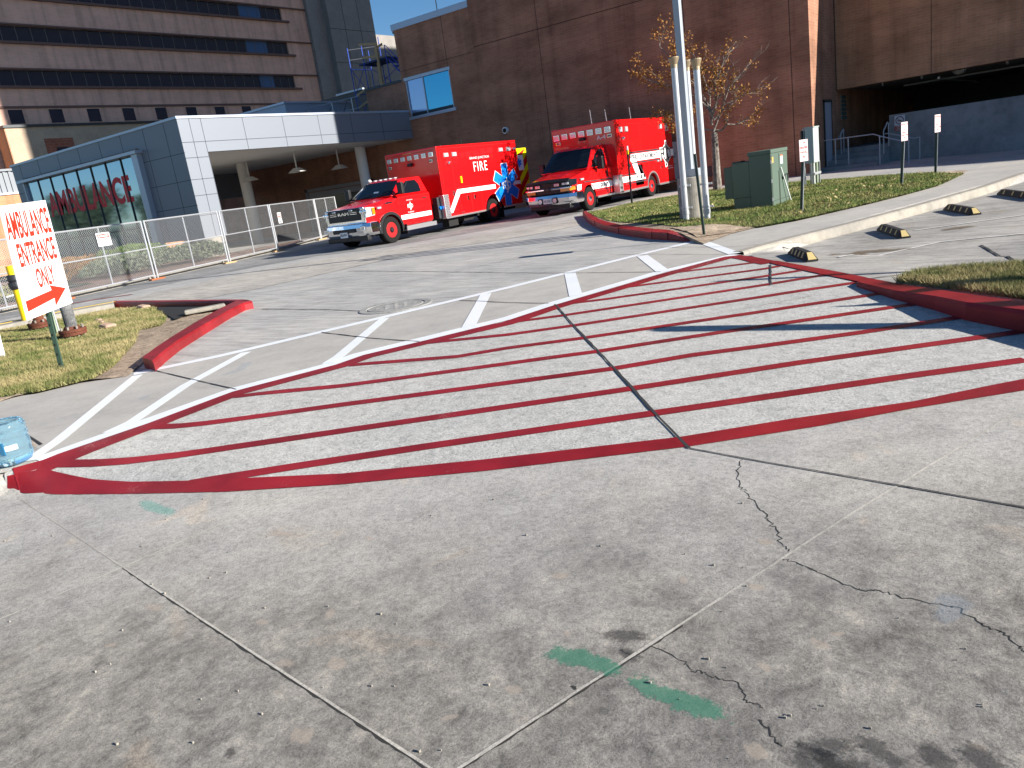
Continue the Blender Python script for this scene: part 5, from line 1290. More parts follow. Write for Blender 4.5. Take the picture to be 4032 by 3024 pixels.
cab(a2, dict(rings=[(.90, .62, .85, 1.0, 1.10, -.84, .02), (.98, .5, .85, 1.05, 1.17, -.6, .05), (1.02, .42, .9, 1.12, 1.25, -.2, .06), (1.03, .38, .95, 1.2, 1.33, .22, .06), (1.03, .38, .95, 1.28, 1.38, .38, .02), (1.03, .38, .95, 1.3, 1.40, 1.72, .02)],
            w=1.03, arch=.45, az=.40, len=1.8, wb=.98, wt=.80, ws0=.20, ws1=.98, yr=1.72, ytr=1.72, belt=1.36, roof=2.13, wr=.04, wu=.74, wu0=.42))
for sx in (1, -1):
    wheel(a2, sx*1.05, 0, .385, sx, hub='chrome'); wheel(a2, sx*1.22, 4.45, .385, sx, True, hub='chrome')
arch(a2, 4.45, .40, .47, 1.30, 'alu', .06, 0, pi, .05)
arch(a2, 0, .40, .45, 1.03, 'truckred', .03, .1, pi-.1, .05)
MB().box(.85, 1.2, 4.98, 5.0, .06, .42).build('mudflap', 'black', a2); MB().box(.75, 1.0, .5, .56, .2, .75).build('mudflap', 'black', a2)
outline(a2, 'door', 1.022, .52, 1.6, .5, 1.3)
MB().box(1.03, 1.05, 1.30, 1.40, 1.02, 1.22).build('door_handle', 'black', a2, bevel=.01)
MB().box(.95, 1.1, .45, 1.75, .36, .42).build('running_board', 'alu', a2)
MB().box(-.80, .80, -.93, -.82, .70, 1.12).build('grille', 'black', a2, bevel=.04)
MB().box(-.9, .93, -.98, -.92, .84, .90).build('grille_bar', 'chrome', a2, bevel=.02)
bt = MB().prism([(-.15, .845), (-.05, .845), (-.03, .82), (.03, .82), (.05, .845), (.15, .845), (.13, .895), (.05, .895), (.03, .92), (-.03, .92), (-.05, .895), (-.13, .895)], 'xz', -1.0, -.98).build('badge', 'darkmetal', a2)
dfl = MB().loft([[(-.86, -.95, 1.06), (-.86, -.99, 1.10), (-.84, -.88, 1.17), (-.8, -.80, 1.14)], [(0, -1.02, 1.06), (0, -1.06, 1.10), (0, -.95, 1.19), (0, -.85, 1.16)], [(.86, -.95, 1.06), (.86, -.99, 1.10), (.84, -.88, 1.17), (.8, -.80, 1.14)]])
dfl.build('hood_deflector', 'black', a2)
for sx in (1, -1):
    V = [(sx*.52, -.95, .92), (sx*.84, -.94, .92), (sx*1.0, -.70, .93), (sx*1.0, -.66, 1.12), (sx*.85, -.90, 1.13), (sx*.56, -.96, 1.07)]
    o = MB().add(V, [(0, 1, 4, 5), (1, 2, 3, 4)]).build('headlight', 'blackg', a2, recalc=False)
    for x in (.64, .78): q = MB().box(min(sx*(x-.06), sx*(x+.06)), max(sx*(x-.06), sx*(x+.06)), -.985, -.94, .96, 1.04).build('lens', 'lens'); q.parent = o; mo = q.modifiers.new('b', 'BEVEL'); mo.width = .015
    o = MB().add([(sx*.50, -.97, .75), (sx*.86, -.955, .76), (sx*1.01, -.72, .78), (sx*1.01, -.68, .88), (sx*.86, -.95, .875), (sx*.50, -.97, .84)], [(0, 1, 4, 5), (1, 2, 3, 4)]).build('turn_signal', 'amber', a2, recalc=False)
    lampbox(a2, 'grille_light', (sx*.38, -.96, .99), .2, .09, 'y')
    mirror(a2, sx*1.0, .72, 1.30, sx, .42)
bp = []
for x, y in ((-1.05, -.40), (-1.03, -.80), (-.82, -.98), (0, -1.02), (.82, -.98), (1.03, -.80), (1.05, -.40)):
    bp.append([(x*.97, y+.06, .34), (x, y, .44), (x, y-.03, .56), (x*.99, y, .68), (x*.93, y+.14, .70), (x*.93, y+.14, .34)])
MB().loft(bp).build('front_bumper', 'chrome', a2, bevel=.012)
MB().box(-.8, .8, -.95, -.7, .2, .36).build('air_dam', 'black', a2, bevel=.03)
MB().box(-.16, .16, -1.08, -1.045, .42, .58).build('licence_plate', 'label', a2); text('247-OHD', (-.14, -1.08, .455), (1, 0, 0), (0, 0, 1), .28, .085, 'signblack', a2, proud=.006)
for x in (-.29, .29): MB().lathe([(.075, -1.07), (.07, -1.06), (.07, -1.02)], (x, 0, .5), 'Y', 18).build('fog_lamp', 'lens', a2); MB().box(x-.1, x+.1, -1.05, -1.0, .4, .6).build('fog_lamp_bezel', 'black', a2, bevel=.02)
lampbox(a2, 'fender_light', (1.0, -.38, 1.06), .24, .09, 'x')
yb_ = LZ(25.06)
for k in range(7): lampbox(a2, 'warning_light', (-1.07+.352*k, yb_, 2.57), .25, .2, 'y')
text('A-4', (.58, yb_, 2.28), (1, 0, 0), (0, 0, 1), .36, .15, 'decalwhite', a2, proud=.008, bold=.02)
for x in (-1.02, 1.1): lampbox(a2, 'scene_light', (x, yb_, 2.36), .18, .12, 'y', 'lensd')
MB().box(-.1, .14, yb_-.1, yb_, 2.34, 2.44).build('front_camera', 'black', a2, bevel=.02)
for Y in (25.5, 25.92, 28.78, 29.3): lampbox(a2, 'side_warning_light', (1.3, LZ(Y), 2.52), .22, .2, 'x')
MB().lathe([(.05, 0), (.06, .04), (.05, .1), (.01, .13)], (1.3, LZ(25.55), 2.22), 'X', 14).build('side_spot_lamp', 'chrome', a2, smooth=True)
text('A-4', (1.3, LZ(29.2), 2.33), UX, UZ, .3, .1, 'decalwhite', a2, proud=.008, bold=.03)
outline(a2, 'front_compartment_door', 1.3, LZ(25.18), LZ(25.8), .5, 2.72); outline(a2, 'side_door', 1.3, LZ(26.0), LZ(27.0), .5, 2.7)
outline(a2, 'lower_compartment_door', 1.3, LZ(26.3), LZ(27.2), .5, 1.25); outline(a2, 'rear_compartment_door', 1.3, LZ(28.9), LZ(29.7), .55, 2.25)
xs2 = 1.307
def bandp(y0, y1, z0, z1, m, t=.003, sk0=0, sk1=0): poly_side(a2, xs2, [(LZ(y0), z0), (LZ(y1), z0), (LZ(y1)+sk1, z1), (LZ(y0)+sk0, z1)], m, t=t)
bandp(26.05, 29.8, 1.38, 1.64, 'decalwhite', .002, .0, 0); bandp(25.95, 29.8, 1.67, 1.72, 'signblack', .0022); bandp(26.1, 29.8, 1.30, 1.345, 'signblack', .0022)
bandp(25.2, 27.15, .70, .90, 'decalwhite', .002, 0, -.12); bandp(25.1, 26.6, .93, .97, 'signblack', .0022); bandp(25.5, 27.3, .62, .66, 'signblack', .0022)
poly_side(a2, xs2, [(LZ(26.4), .9), (LZ(26.75), .9), (LZ(26.5), 1.38), (LZ(26.1), 1.38)], 'decalwhite', t=.0018)
poly_side(a2, xs2, [(LZ(27.25), .62), (LZ(27.32), .62), (LZ(26.72), 1.30), (LZ(26.65), 1.30)], 'signblack', t=.0024)
poly_side(a2, 1.03, [(.28, .66), (1.7, .66), (1.7, .86), (.14, .86)], 'decalwhite', t=.002); poly_side(a2, 1.03, [(-.3, .94), (1.7, .90), (1.7, .94), (-.3, .98)], 'signblack', t=.0022); poly_side(a2, 1.03, [(.4, .60), (1.7, .58), (1.7, .61), (.4, .63)], 'signblack', t=.0022)
poly_side(a2, 1.03, [(-.75, .72), (-.52, .72), (-.45, .90), (-.75, .90)], 'decalwhite', t=.002)
text('GRAND', (1.03, .75, .69), UX, UZ, .62, .13, 'signblack', a2, proud=.01, slant=.15)
text('JUNCTION', (xs2, LZ(25.55), .73), UX, UZ, 1.05, .14, 'signblack', a2, proud=.01, slant=.15)
text('FIRE DEPARTMENT', (xs2, LZ(26.25), 1.43), UX, UZ, 2.05, .17, 'signblack', a2, proud=.01, slant=.1, bold=.008, space=1.12)
mono(a2, xs2, LZ(29.05), 1.5, .72, 'signblack', outline_m='decalwhite', pr=.008)
text('Taking care of', (xs2, LZ(29.15), .98), UX, UZ, .45, .05, 'decalwhite', a2, proud=.01); text('your community', (xs2, LZ(29.15), .90), UX, UZ, .5, .05, 'decalwhite', a2, proud=.01)
for Y, z in ((27.0, .82), (26.75, .80), (25.95, 1.25), (28.65, 1.25)): MB().box(1.31, 1.335, LZ(Y)-.05, LZ(Y)+.05, z-.07, z+.07).build('latch', 'chrome', a2, bevel=.01)
lampbox(a2, 'side_marker', (1.3, LZ(28.3), 1.27), .2, .09, 'x'); MB().lathe([(.07, 0), (.07, .02), (.05, .02)], (1.3, LZ(28.62), 1.02), 'X', 16).build('fuel_port', 'chrome', a2)
MB().box(1.06, 1.325, 1.68, 1.95, .36, 1.0).build('corner_guard', 'alu', a2, bevel=.02)
MB().lathe([(.04, 0), (.05, .01), (.03, .03)], (1.32, 1.8, .55), 'X', 10).build('air_plug', 'black', a2)
for x, Y, h_ in ((.2, 25.5, .5), (.75, 25.6, .42), (.9, 27.2, .45)): MB().tube((x, LZ(Y), 2.86), (x-.03, LZ(Y), 2.86+h_), .012, 5).build('antenna', 'galvw', a2)
MB().box(-1.3, -1.27, 1.9, 6.3, 2.3, 2.5).build('drip_rail', 'truckred2', a2)
# grey open rear door showing stencilled panel
rd = MB().box(1.2, 1.25, LZ(29.86), LZ(30.42), .45, 1.9).build('rear_door', mat('grey_panel', (.34, .34, .36), .5), a2, label='grey open rear door with black letters')
for i, (tx, z, w_) in enumerate((('CTI', 1.40, .2), ('NC', 1.28, .15), ('8', 1.0, .07))):
    q = text(tx, (1.25, LZ(29.95), z), UX, UZ, w_, .08, 'signblack', None, proud=.005); q.parent = rd
# windshield papers
MB().add([(.1, .33+.0, 1.50), (.32, .33, 1.50), (.32, .40, 1.60), (.1, .40, 1.60)], [(0, 1, 2, 3)]).build('dash_paper', 'label', a1, recalc=False)

# ------------------------------------------------------------------ utility cabinets
tc = atZ(3045, 828, .03); X0, Y0 = tc.x, tc.y
t = thing('transformer_cabinet', (X0, Y0, 0), 'tall green pad-mounted transformer cabinet with a sunlit side', 'cabinet')
oc = (X0, Y0, 0); dyR = 1.12
MB(oc).box(X0-.52, X0+.02, Y0-.06, Y0+dyR+.08, -.05, .06).box(X0-.98, X0-.5, Y0-.06, Y0+dyR+.05, -.05, .05).build('concrete_pad', 'tan_conc', t)
MB(oc).box(X0-.46, X0, Y0, Y0+dyR, .06, 1.17).build('cabinet_body', 'cabgreen', t, bevel=.008)
MB(oc).box(X0-.48, X0+.015, Y0-.015, Y0+dyR+.01, 1.17, 1.25).build('lid', 'cabgreen', t, bevel=.015)
MB(oc).box(X0-.82, X0-.46, Y0+.0, Y0+dyR, .06, 1.07).build('transformer_tank', 'cabgreen', t, bevel=.01)
MB(oc).box(X0-.80, X0-.44, Y0-.012, Y0+.0, .34, .355).box(X0-.80, X0-.62, Y0-.01, Y0+.25, 1.07, 1.10).build('tank_seam', 'darkmetal', t)
MB(oc).box(X0-1.04, X0-.82, Y0+.1, Y0+dyR-.1, .34, 1.0).build('cooling_fins', 'cabgreen', t, bevel=.006)
MB(oc).box(X0+.001, X0+.005, Y0+.02, Y0+.035, .1, 1.15).box(X0+.001, X0+.005, Y0+.52, Y0+.53, .08, 1.15).box(X0+.001, X0+.005, Y0+.02, Y0+dyR, .21, .216).box(X0+.001, X0+.006, Y0+.47, Y0+.485, .1, .8).build('door_seam', 'crack', t)
hd = MB(oc); hy = Y0+.84; hd.path([(X0+.03, hy-.1, .68), (X0+.05, hy, .70), (X0+.05, hy+.1, .69), (X0+.05, hy+.1, .55)], .014, 6); hd.lathe([(.04, 0), (.04, .03)], (X0, hy-.1, .64), 'X', 10); hd.build('handle', 'black', t)
for z in (.25, .62, 1.0): MB(oc).box(X0-.01, X0+.004, Y0-.008, Y0+.02, z-.035, z+.035).build('hinge', 'galvw', t)
MB(oc).box(X0+.001, X0+.006, Y0+.62, Y0+.78, .93, 1.12).build('warning_label', 'label', t); MB(oc).box(X0+.006, X0+.008, Y0+.62, Y0+.78, 1.085, 1.12).box(X0+.006, X0+.008, Y0+.62, Y0+.78, .99, 1.0).build('label_band', 'orange', t)
MB(oc).box(X0+.001, X0+.004, Y0+.06, Y0+.16, .98, 1.10).build('number_label', mat('ochre', (.5, .33, .1), .6), t)
stk = thing('white_stick', (X0+.15, Y0+.95, 0), 'thin white fibreglass marker rod leaning on the green cabinet', 'rod')
MB((X0+.15, Y0+.95, 0)).tube((X0+.09, Y0+1.04, .02), (X0+.02, Y0+.58, .86), .014, 8).build('rod', 'white_p', stk)
# meter pedestal
p = atZ(3205, 738, .03); X1, Y1 = p.x, 22.07*(p.y/22.07)
t = thing('meter_pedestal', (X1, Y1, 0), 'grey electric meter box on conduit legs beside the lawn', 'meter box'); om = (X1, Y1, 0)
MB(om).box(X1-.19, X1+.03, Y1, Y1+.55, .68, 1.6).build('meter_box', mat('meter_grey', (.40, .45, .44), .45, .1), t, bevel=.008)
MB(om).box(X1-.2, X1+.045, Y1-.01, Y1+.57, 1.6, 1.625).build('lid', mat('meter_grey2', (.42, .47, .46), .45, .1), t)
MB(om).box(X1-.3, X1-.22, Y1, Y1+.3, 1.0, 1.55).build('side_box', 'darkmetal', t)
MB(om).lathe([(.07, 0), (.075, .08), (.06, .12), (.02, .13)], (X1-.08, Y1+.55, 1.2), 'Y', 16).build('meter', 'lens', t)
for y in (.12, .42): MB(om).tube((X1-.03, Y1+y, -.02), (X1-.03, Y1+y, .68), .045, 12).build('conduit', mat('conduit_grey', (.5, .52, .46), .5) if y < .2 else 'ltgreen', t)
for dx, dy in ((-.22, 0), (-.22, .6), (.0, .62)): MB(om).box(X1+dx-.03, X1+dx+.01, Y1+dy, Y1+dy+.04, -.02, 1.6 if dy < .3 else .7).build('strut', 'galv', t)
MB(om).box(X1-.25, X1+.02, Y1-.02, Y1+.0, .38, .41).box(X1-.02, X1+.04, Y1, Y1+.64, .36, .42).build('cross_bar', 'galvw', t)
MB(om).box(X1+.031, X1+.035, Y1+.32, Y1+.45, 1.43, 1.55).build('sticker', 'label', t)
MB(om).box(X1-.25, X1+.35, Y1-.05, Y1+.85, -.05, .03).build('pad', 'tan_conc', t)

# ------------------------------------------------------------------ conduits and light pole
zc = .07
P0 = atZ(2715, 873, zc)
ped = thing('light_pole', (P0.x-.06, P0.y+.36, zc), 'tall square grey light pole on a round board-marked concrete base', 'pole'); px_, py_ = P0.x-.06, P0.y+.36; oq = (px_, py_, zc)
MB(oq).lathe([(.275, -.1), (.275, .86), (.26, .875)], (px_, py_, zc), 'Z', 40).build('concrete_base', M['tan_conc'], ped)
MB(oq).box(px_-.12, px_+.2, py_-.14, py_+.14, zc+.875, zc+1.03).build('base_cover', 'grey', ped, bevel=.01)
MB(oq).box(px_-.065, px_+.065, py_-.065, py_+.065, zc+1.0, 8.2).build('shaft', 'grey', ped, bevel=.008)
MB(oq).box(px_-.6, px_+.6, py_-.15, py_+.15, 8.2, 8.35).build('lamp_head', 'darkmetal', ped)
cpos = [((2707, 873), 'left of the three silver conduits, standing nearest the camera', 3.15), ((2788, 868), 'right of the three silver conduits beside the green cabinet', 3.06)]
def conduit(p, h_, label, z0=zc):
    t = thing('conduit_riser', (p[0], p[1], z0), label, 'conduit', 'silver conduits around the light pole'); o_ = (p[0], p[1], z0)
    MB(o_).tube((p[0], p[1], z0-.1), (p[0], p[1], h_), .062, 20).build('pipe', 'galvw', t, smooth=False)
    MB(o_).lathe([(.068, h_-.04), (.068, h_+.02), (.10, h_+.11), (.11, h_+.14), (.10, h_+.16)], (p[0], p[1], 0), 'Z', 20).build('bell_cap', 'bronze', t)
    MB(o_).lathe([(.072, z0+.15), (.072, z0+.24)], (p[0], p[1], 0), 'Z', 16).build('coupling', 'galv', t)
    for z in (z0+.28, z0+.72): MB(o_).lathe([(.07, z-.015), (.07, z+.015)], (p[0], p[1], 0), 'Z', 16).box(p[0]-.12, p[0]+.12, p[1]+.05, p[1]+.08, z-.02, z+.02).build('clamp', 'galv', t)
q1 = atZ(2703, 874, zc); conduit((q1.x, q1.y-.0), 3.06*(q1.y/15.0), 'silver conduit nearest the camera, left of the grey light pole')
q1 = atZ(2786, 870, zc); conduit((q1.x, q1.y), 2.98*(q1.y/15.0)-.02, 'silver conduit right of the light pole, nearest the green cabinet')
q2 = atY(2735, 695, py_+.33); conduit((q2.x, py_+.33), 3.05, 'silver conduit partly hidden behind the light pole and its base')
# ------------------------------------------------------------------ posts and small signs
def ppost(name, label, base, top, w_=.04, m='dkpost', z0=.0):
    b0 = atZ(*base, z0); tp_ = atY(*top, b0.y)
    return b0, tp_
b0 = atZ(2773, 932, .03); 
t = thing('edge_on_sign', b0, 'leaning sign post seen edge-on at the dirt corner by the red kerb', 'sign'); tp_ = atY(2734, 606, b0.y)
MB(b0).obox(b0-Vector((.02, .0, .1)), (.04, 0, 0), (0, .03, 0), tp_-b0+Vector((0, 0, .1))).build('post', 'dkpost', t)
ed = (tp_-b0); sgd = Vector((-.378, .926, 0)); 
MB(b0).obox(b0+ed*.68-sgd*.15+Vector((.926, .378, 0))*.022, sgd*.30, Vector((.926, .378, 0))*.004, ed*.31).build('plate', 'galvw', t)
b0 = atZ(2488, 807, .06); tp_ = atY(2468, 575, b0.y)
t = thing('marker_post', b0, 'black marker post with a white and yellow top before the right ambulance', 'post')
MB(b0).obox(b0-Vector((.025, .0, .1)), (.05, 0, 0), (0, .03, 0), (tp_-b0)*.88+Vector((0, 0, .1))).build('post', 'black', t)
e_ = tp_-b0; MB(b0).obox(b0+e_*.86-Vector((.03, .005, 0)), (.06, 0, 0), (0, .04, 0), e_*.07).build('yellow_band', 'yellow', t); MB(b0).obox(b0+e_*.93-Vector((.02, .005, 0)), (.045, 0, 0), (0, .035, 0), e_*.07).build('white_cap', 'white_p', t)
def smallsign(name, label, base, top_l, bot_r, lines, group, z0=.05):
    b0 = atZ(*base, z0); t = thing(name, b0, label, 'sign', group); tl_, br_ = atY(*top_l, b0.y), atY(*bot_r, b0.y)
    zc_ = (tl_.z+br_.z)/2; h_ = tl_.z-br_.z; xc_ = (tl_.x+br_.x)/2
    d = Vector((.33, .944, 0)); w_ = h_*.66; nn = Vector((.944, -.33, 0))
    lean = Vector(((xc_-b0.x)/(zc_-b0.z), 0, 1))
    MB(b0).obox(b0-Vector((.025, .0, .1)), (.05, 0, 0), (0, .035, 0), lean*(tl_.z-b0.z+.02)).build('post', 'dkpost', t)
    MB(b0).obox(b0+Vector((.026, -.004, 0)), (.012, 0, 0), (0, .03, 0), lean*(br_.z-b0.z)).build('post_flange', 'galv', t)
    c = Vector((xc_, b0.y-.03, zc_))+nn*.03; o_ = c-d*w_/2-Vector((0, 0, h_/2))
    pl_ = MB(b0).obox(o_, d*w_, (0, 0, h_), nn*.006).build('plate', 'signwhite', t); mo = pl_.modifiers.new('b', 'BEVEL'); mo.width = .02; mo.segments = 3; mo.limit_method = 'ANGLE'
    br = MB(b0); Z = Vector((0, 0, 1)); f_ = .012; o2 = o_+nn*.0065
    for s0, s1, z0_, z1_ in ((.03, .97, .02, .035), (.03, .97, .965, .98), (.03, .05, .02, .98), (.95, .97, .02, .98)): br.obox(o2+d*w_*s0+Z*h_*z0_, d*w_*(s1-s0), Z*h_*(z1_-z0_), nn*.001)
    br.build('border', 'signred', t)
    n_ = len(lines)
    for i, tx in enumerate(lines):
        lh = .86/n_; ww = min(.84, .11*len(tx)+.06)*w_
        text(tx, o_+d*(w_-ww)/2+Z*h_*(.95-lh*(i+1)+lh*.25), d, Z, ww, h_*lh*.58, 'signred', t, off=b0, proud=.008, bold=.0)
E3 = lambda x, y: (3100+x/5.53, 440+y/5.53)
N8 = lambda x, y: (3480+x/5.53, 420+y/5.53)
gps = 'small white parking signs with red text'
smallsign('parking_sign', 'law enforcement parking sign in front of the grey meter box', (3153, 835), E3(250, 620), E3(415, 1070), ['LAW', 'ENFORCEMENT', 'PARKING', 'ONLY'], gps)
smallsign('parking_sign', 'surgeon parking sign overlapping the tobacco sign, left of its twin', (3547, 735), N8(375, 345), N8(470, 740), ['RESERVED', 'FOR', 'ER', 'TRAUMA', 'SURGEON', 'ONLY'], gps)
smallsign('parking_sign', 'surgeon parking sign farthest right, standing before the bare concrete wall', (3682, 688), N8(1085, 185), N8(1205, 550), ['RESERVED', 'FOR', 'ER', 'TRAUMA', 'SURGEON', 'ONLY'], gps)
# ------------------------------------------------------------------ wheel stops
def wstop(a, b_, label):
    A, B = G(*a), G(*b_)
    t = thing('wheel_stop', (A+B)/2, label, 'wheel stop', 'rubber wheel stops along the parking row'); c = (A+B)/2
    d = (B-A).normalized(); n_ = Vector((-d.y, d.x, 0)); Ln = (B-A).length; e = .13
    rings = []
    for s, k, h_ in ((0, .9, .02), (e, 1, .1), (Ln-e, 1, .1), (Ln, .9, .02)):
        p = A+d*s; rings.append([p-n_*.075*k, p-n_*.075*k+Vector((0, 0, .02)), p-n_*.035+Vector((0, 0, h_)), p+n_*.035+Vector((0, 0, h_)), p+n_*.075*k+Vector((0, 0, .02)), p+n_*.075*k])
    MB(c).loft(rings).build('rubber_body', 'rubber', t)
    for k in range(4):
        s = e+(Ln-2*e)*(k+.5)/4
        for sg in (1, -1):
            p = A+d*(s-.028)+n_*sg*.072+Vector((0, 0, .03)); q = A+d*(s-.028)+n_*sg*.042+Vector((0, 0, .095)); off = n_*sg*.003
            MB(c).add([p+off, p+d*.056+off, q+d*.056+off, q+off], [(0, 1, 2, 3)]).build('reflector', 'stopyellow', t, recalc=False)
    for s, s2 in ((Ln, Ln-e), (0, e)):
        p, q = A+d*s, A+d*s2; sg = d*(.004 if s > s2 else -.004)
        MB(c).add([p-n_*.05+sg+Vector((0, 0, .026)), p+n_*.05+sg+Vector((0, 0, .026)), q+n_*.03+sg+Vector((0, 0, .1)), q-n_*.03+sg+Vector((0, 0, .1))], [(0, 1, 2, 3)]).build('end_reflector', 'stopyellow', t, recalc=False)
wstop((3122, 998), (3200, 1030), 'rubber wheel stop nearest the red hatched apron, tilted at the slab edge')
wstop((3470, 905), (3566, 938), 'second rubber wheel stop from the red hatched apron')
wstop((3730, 825), (3846, 846), 'third rubber wheel stop from the red hatched apron')
wstop((3940, 765), (4110, 788), 'rubber wheel stop cut by the right edge of the picture')

# ------------------------------------------------------------------ large arrow sign and fire service pipes
b0 = atZ(240, 1455, .02); ycam = b0.dot(_rz((0, 1, 0)))
yv = _rz((0, 1, 0)); yv.z = 0
def atD(u, v, D): d = ray(u, v); return O+d*(D/d.dot(yv))
D_ = b0.dot(yv)
TLs, TRs, BLs = atD(-4, 812, D_-.42), atD(178, 788, D_+.36), atD(108, 1262, D_-.44)
_pn = (TRs-TLs).cross(BLs-TLs); _dr = ray(286, 1192); BRs = O+_dr*((TLs-O).dot(_pn)/_dr.dot(_pn))
t = thing('ambulance_entrance_sign', b0, 'large white ambulance entrance sign with a red arrow on a green post', 'sign')
zt_ = (TLs.z+TRs.z)/2; 
ux = (TRs-TLs); uz = (BLs-TLs)*-1
nn = ux.cross(uz).normalized()
w_s, h_s = ux.length, uz.length; ux.normalize(); uz.normalize()
o_ = BLs.copy()
ux2 = (BRs-BLs); 
# board as a planar quad through its measured corners
v4 = [BLs, BRs, TRs, TLs]
nn = (v4[1]-v4[0]).cross(v4[3]-v4[0]).normalized()
MB(b0).add(v4+[p-nn*.012 for p in v4], [(0, 1, 2, 3), (7, 6, 5, 4), (0, 4, 5, 1), (1, 5, 6, 2), (2, 6, 7, 3), (3, 7, 4, 0)]).build('board', 'signwhite', t)
def on(s, q): return (v4[0]*(1-s)+v4[1]*s)*(1-q)+(v4[3]*(1-s)+v4[2]*s)*q
def sign_text(tx, s0, s1, q0, q1):
    cu = bpy.data.curves.new('lettering', 'FONT'); cu.body = tx; cu.size = 1; cu.offset = .022; cu.resolution_u = 6
    o = bpy.data.objects.new('lettering', cu); COL.objects.link(o); bpy.context.view_layer.update()
    me = bpy.data.meshes.new_from_object(o.evaluated_get(bpy.context.evaluated_depsgraph_get())); bpy.data.objects.remove(o)
    xs_ = [v.co.x for v in me.vertices]; ys_ = [v.co.y for v in me.vertices]; a0, a1, c0, c1 = min(xs_), max(xs_), min(ys_), max(ys_)
    for v in me.vertices: v.co = on(s0+(s1-s0)*(v.co.x-a0)/(a1-a0), q0+(q1-q0)*(v.co.y-c0)/(c1-c0))+nn*.004-b0
    me.materials.clear(); me.materials.append(M['signred']); o = bpy.data.objects.new('lettering', me); COL.objects.link(o); o.parent = t
sign_text('AMBULANCE', .03, .96, .70, .94)
sign_text('ENTRANCE', .13, .93, .455, .665)
sign_text('ONLY', .38, .76, .235, .415)
ar = [(.05, .07), (.64, .105), (.62, .03), (.93, .16), (.60, .235), (.62, .185), (.05, .165)]
MB(b0).add([on(*q)+nn*.004 for q in ar], [tuple(range(7))]).build('arrow', 'signred', t, recalc=False)
pt_ = on(.5, .5)-nn*.05
bt_ = b0.copy(); ax = (pt_-bt_)
MB(b0).obox(bt_-CX*.025-Vector((0, 0, .08)), CX*.05, yv*.028, ax*1.3).build('post', mat('post_green', (.045, .085, .06), .55), t)
hl = MB(b0)
for k in range(11): hl.obox(bt_+ax*(.04+.09*k)-CX*.008-yv*.003, CX*.016, yv*.002, ax*.02)
hl.build('post_holes', 'under', t)
# leaning edge of a second board at the left border
p = atZ(18, 1402, .05)
t = thing('white_board', p, 'white board edge standing on the lawn at the left picture edge', 'board')
q = atD(-40, 1180, p.dot(yv)); MB(p).obox(p-CX*.3, CX*.3, yv*.02, (q-p)*1.0).build('board', 'signwhite', t)
def pipe_unit(base, h_, r, label, m='oldsteel', fl=.19):
    z0 = .02; p = atZ(*base, z0); t = thing('flanged_pipe', p, label, 'pipe')
    MB(p).tube((p.x, p.y, z0+.1), (p.x, p.y, h_), r, 20).build('pipe', m, t)
    f = MB(p).lathe([(.12, 0), (.12, .06), (fl, .06), (fl, .105)], (p.x, p.y, z0), 'Z', 28).build('lower_flange', 'rust', t)
    MB(p).lathe([(fl+.005, .11), (fl+.005, .15), (r+.03, .155), (r+.02, .19)], (p.x, p.y, z0), 'Z', 28).build('upper_flange', 'rust', t)
    b_ = MB(p)
    for k in range(8):
        a = 2*pi*k/8; b_.tube((p.x+cos(a)*fl*.82, p.y+sin(a)*fl*.82, z0+.03), (p.x+cos(a)*fl*.82, p.y+sin(a)*fl*.82, z0+.195), .016, 6)
    b_.build('bolt', 'tan_conc', t)
    return p
pipe_unit((295, 1332), .95, .085, 'weathered steel pipe on a rusty bolted flange, nearest the dirt patch')
pipe_unit((165, 1300), .55, .085, 'rusty flanged pipe hidden behind the arrow sign beside the yellow pole', 'rust')
p = atZ(112, 1279, .02); q = atD(28, 1045, p.dot(yv))
t = thing('yellow_pole', p, 'thick yellow guard pole with pipe clamps behind the arrow sign', 'pole')
MB(p).tube((p.x, p.y, -.05), (p.x, p.y, 1.17), .085, 24).build('pole', 'yellow', t)
MB(p).lathe([(.10, .86), (.12, .90), (.12, .97), (.1, 1.0)], (p.x, p.y, 0), 'Z', 20).tube((p.x, p.y, .93), (p.x+CX.x*-.1, p.y+CX.y*-.1, .93), .06, 10).lathe([(.1, .72), (.13, .78), (.13, .86)], (p.x, p.y, 0), 'Z', 16).build('clamp', 'darkmetal', t)
p = atZ(225, 1320, .02)
t = thing('thin_post', p, 'pale green square post with a thin conduit behind the arrow sign post', 'post')
MB(p).box(p.x-.03, p.x+.03, p.y-.03, p.y+.03, -.05, .9).build('post', 'ltgreen', t); MB(p).tube((p.x+.12, p.y, -.03), (p.x+.06, p.y+.02, .8), .014, 6).build('conduit', 'galvw', t)
# ------------------------------------------------------------------ water jug, drain
jp = atZ(30, 1845, .004); jp.z = .004; jp += yv*.13-CX*.03
t = thing('water_jug', jp, 'large clear blue plastic water jug standing at the kerb corner', 'jug')
prof = [(.03, .012), (.09, .0), (.118, .01), (.134, .045), (.137, .075), (.130, .085), (.137, .10), (.137, .165), (.130, .178), (.137, .192), (.137, .225), (.130, .236), (.137, .248), (.136, .272), (.122, .302), (.108, .306), (.098, .288), (.02, .283)]
MB(jp).lathe(prof, jp, 'Z', 40).build('bottle', 'waterblue', t, smooth=True)
hb_ = MB(jp); fd = (-yv*.9+CX*.25).normalized(); c0 = jp+Vector((fd.x, fd.y, 0))*.133
hb_.obox(c0-CX*.02+Vector((0, 0, .09)), CX*.04, -yv*.012, (0, 0, .09)).build('handle_recess', mat('deep_blue_plastic', (.03, .16, .30), .2), t, bevel=.006)
lb_ = MB(jp); a0 = atan2(-yv.y, -yv.x)
V = [(jp.x+.1385*cos(a0+radians(18+9*i)), jp.y+.1385*sin(a0+radians(18+9*i)), jp.z+h_) for h_ in (.115, .15) for i in range(5)]
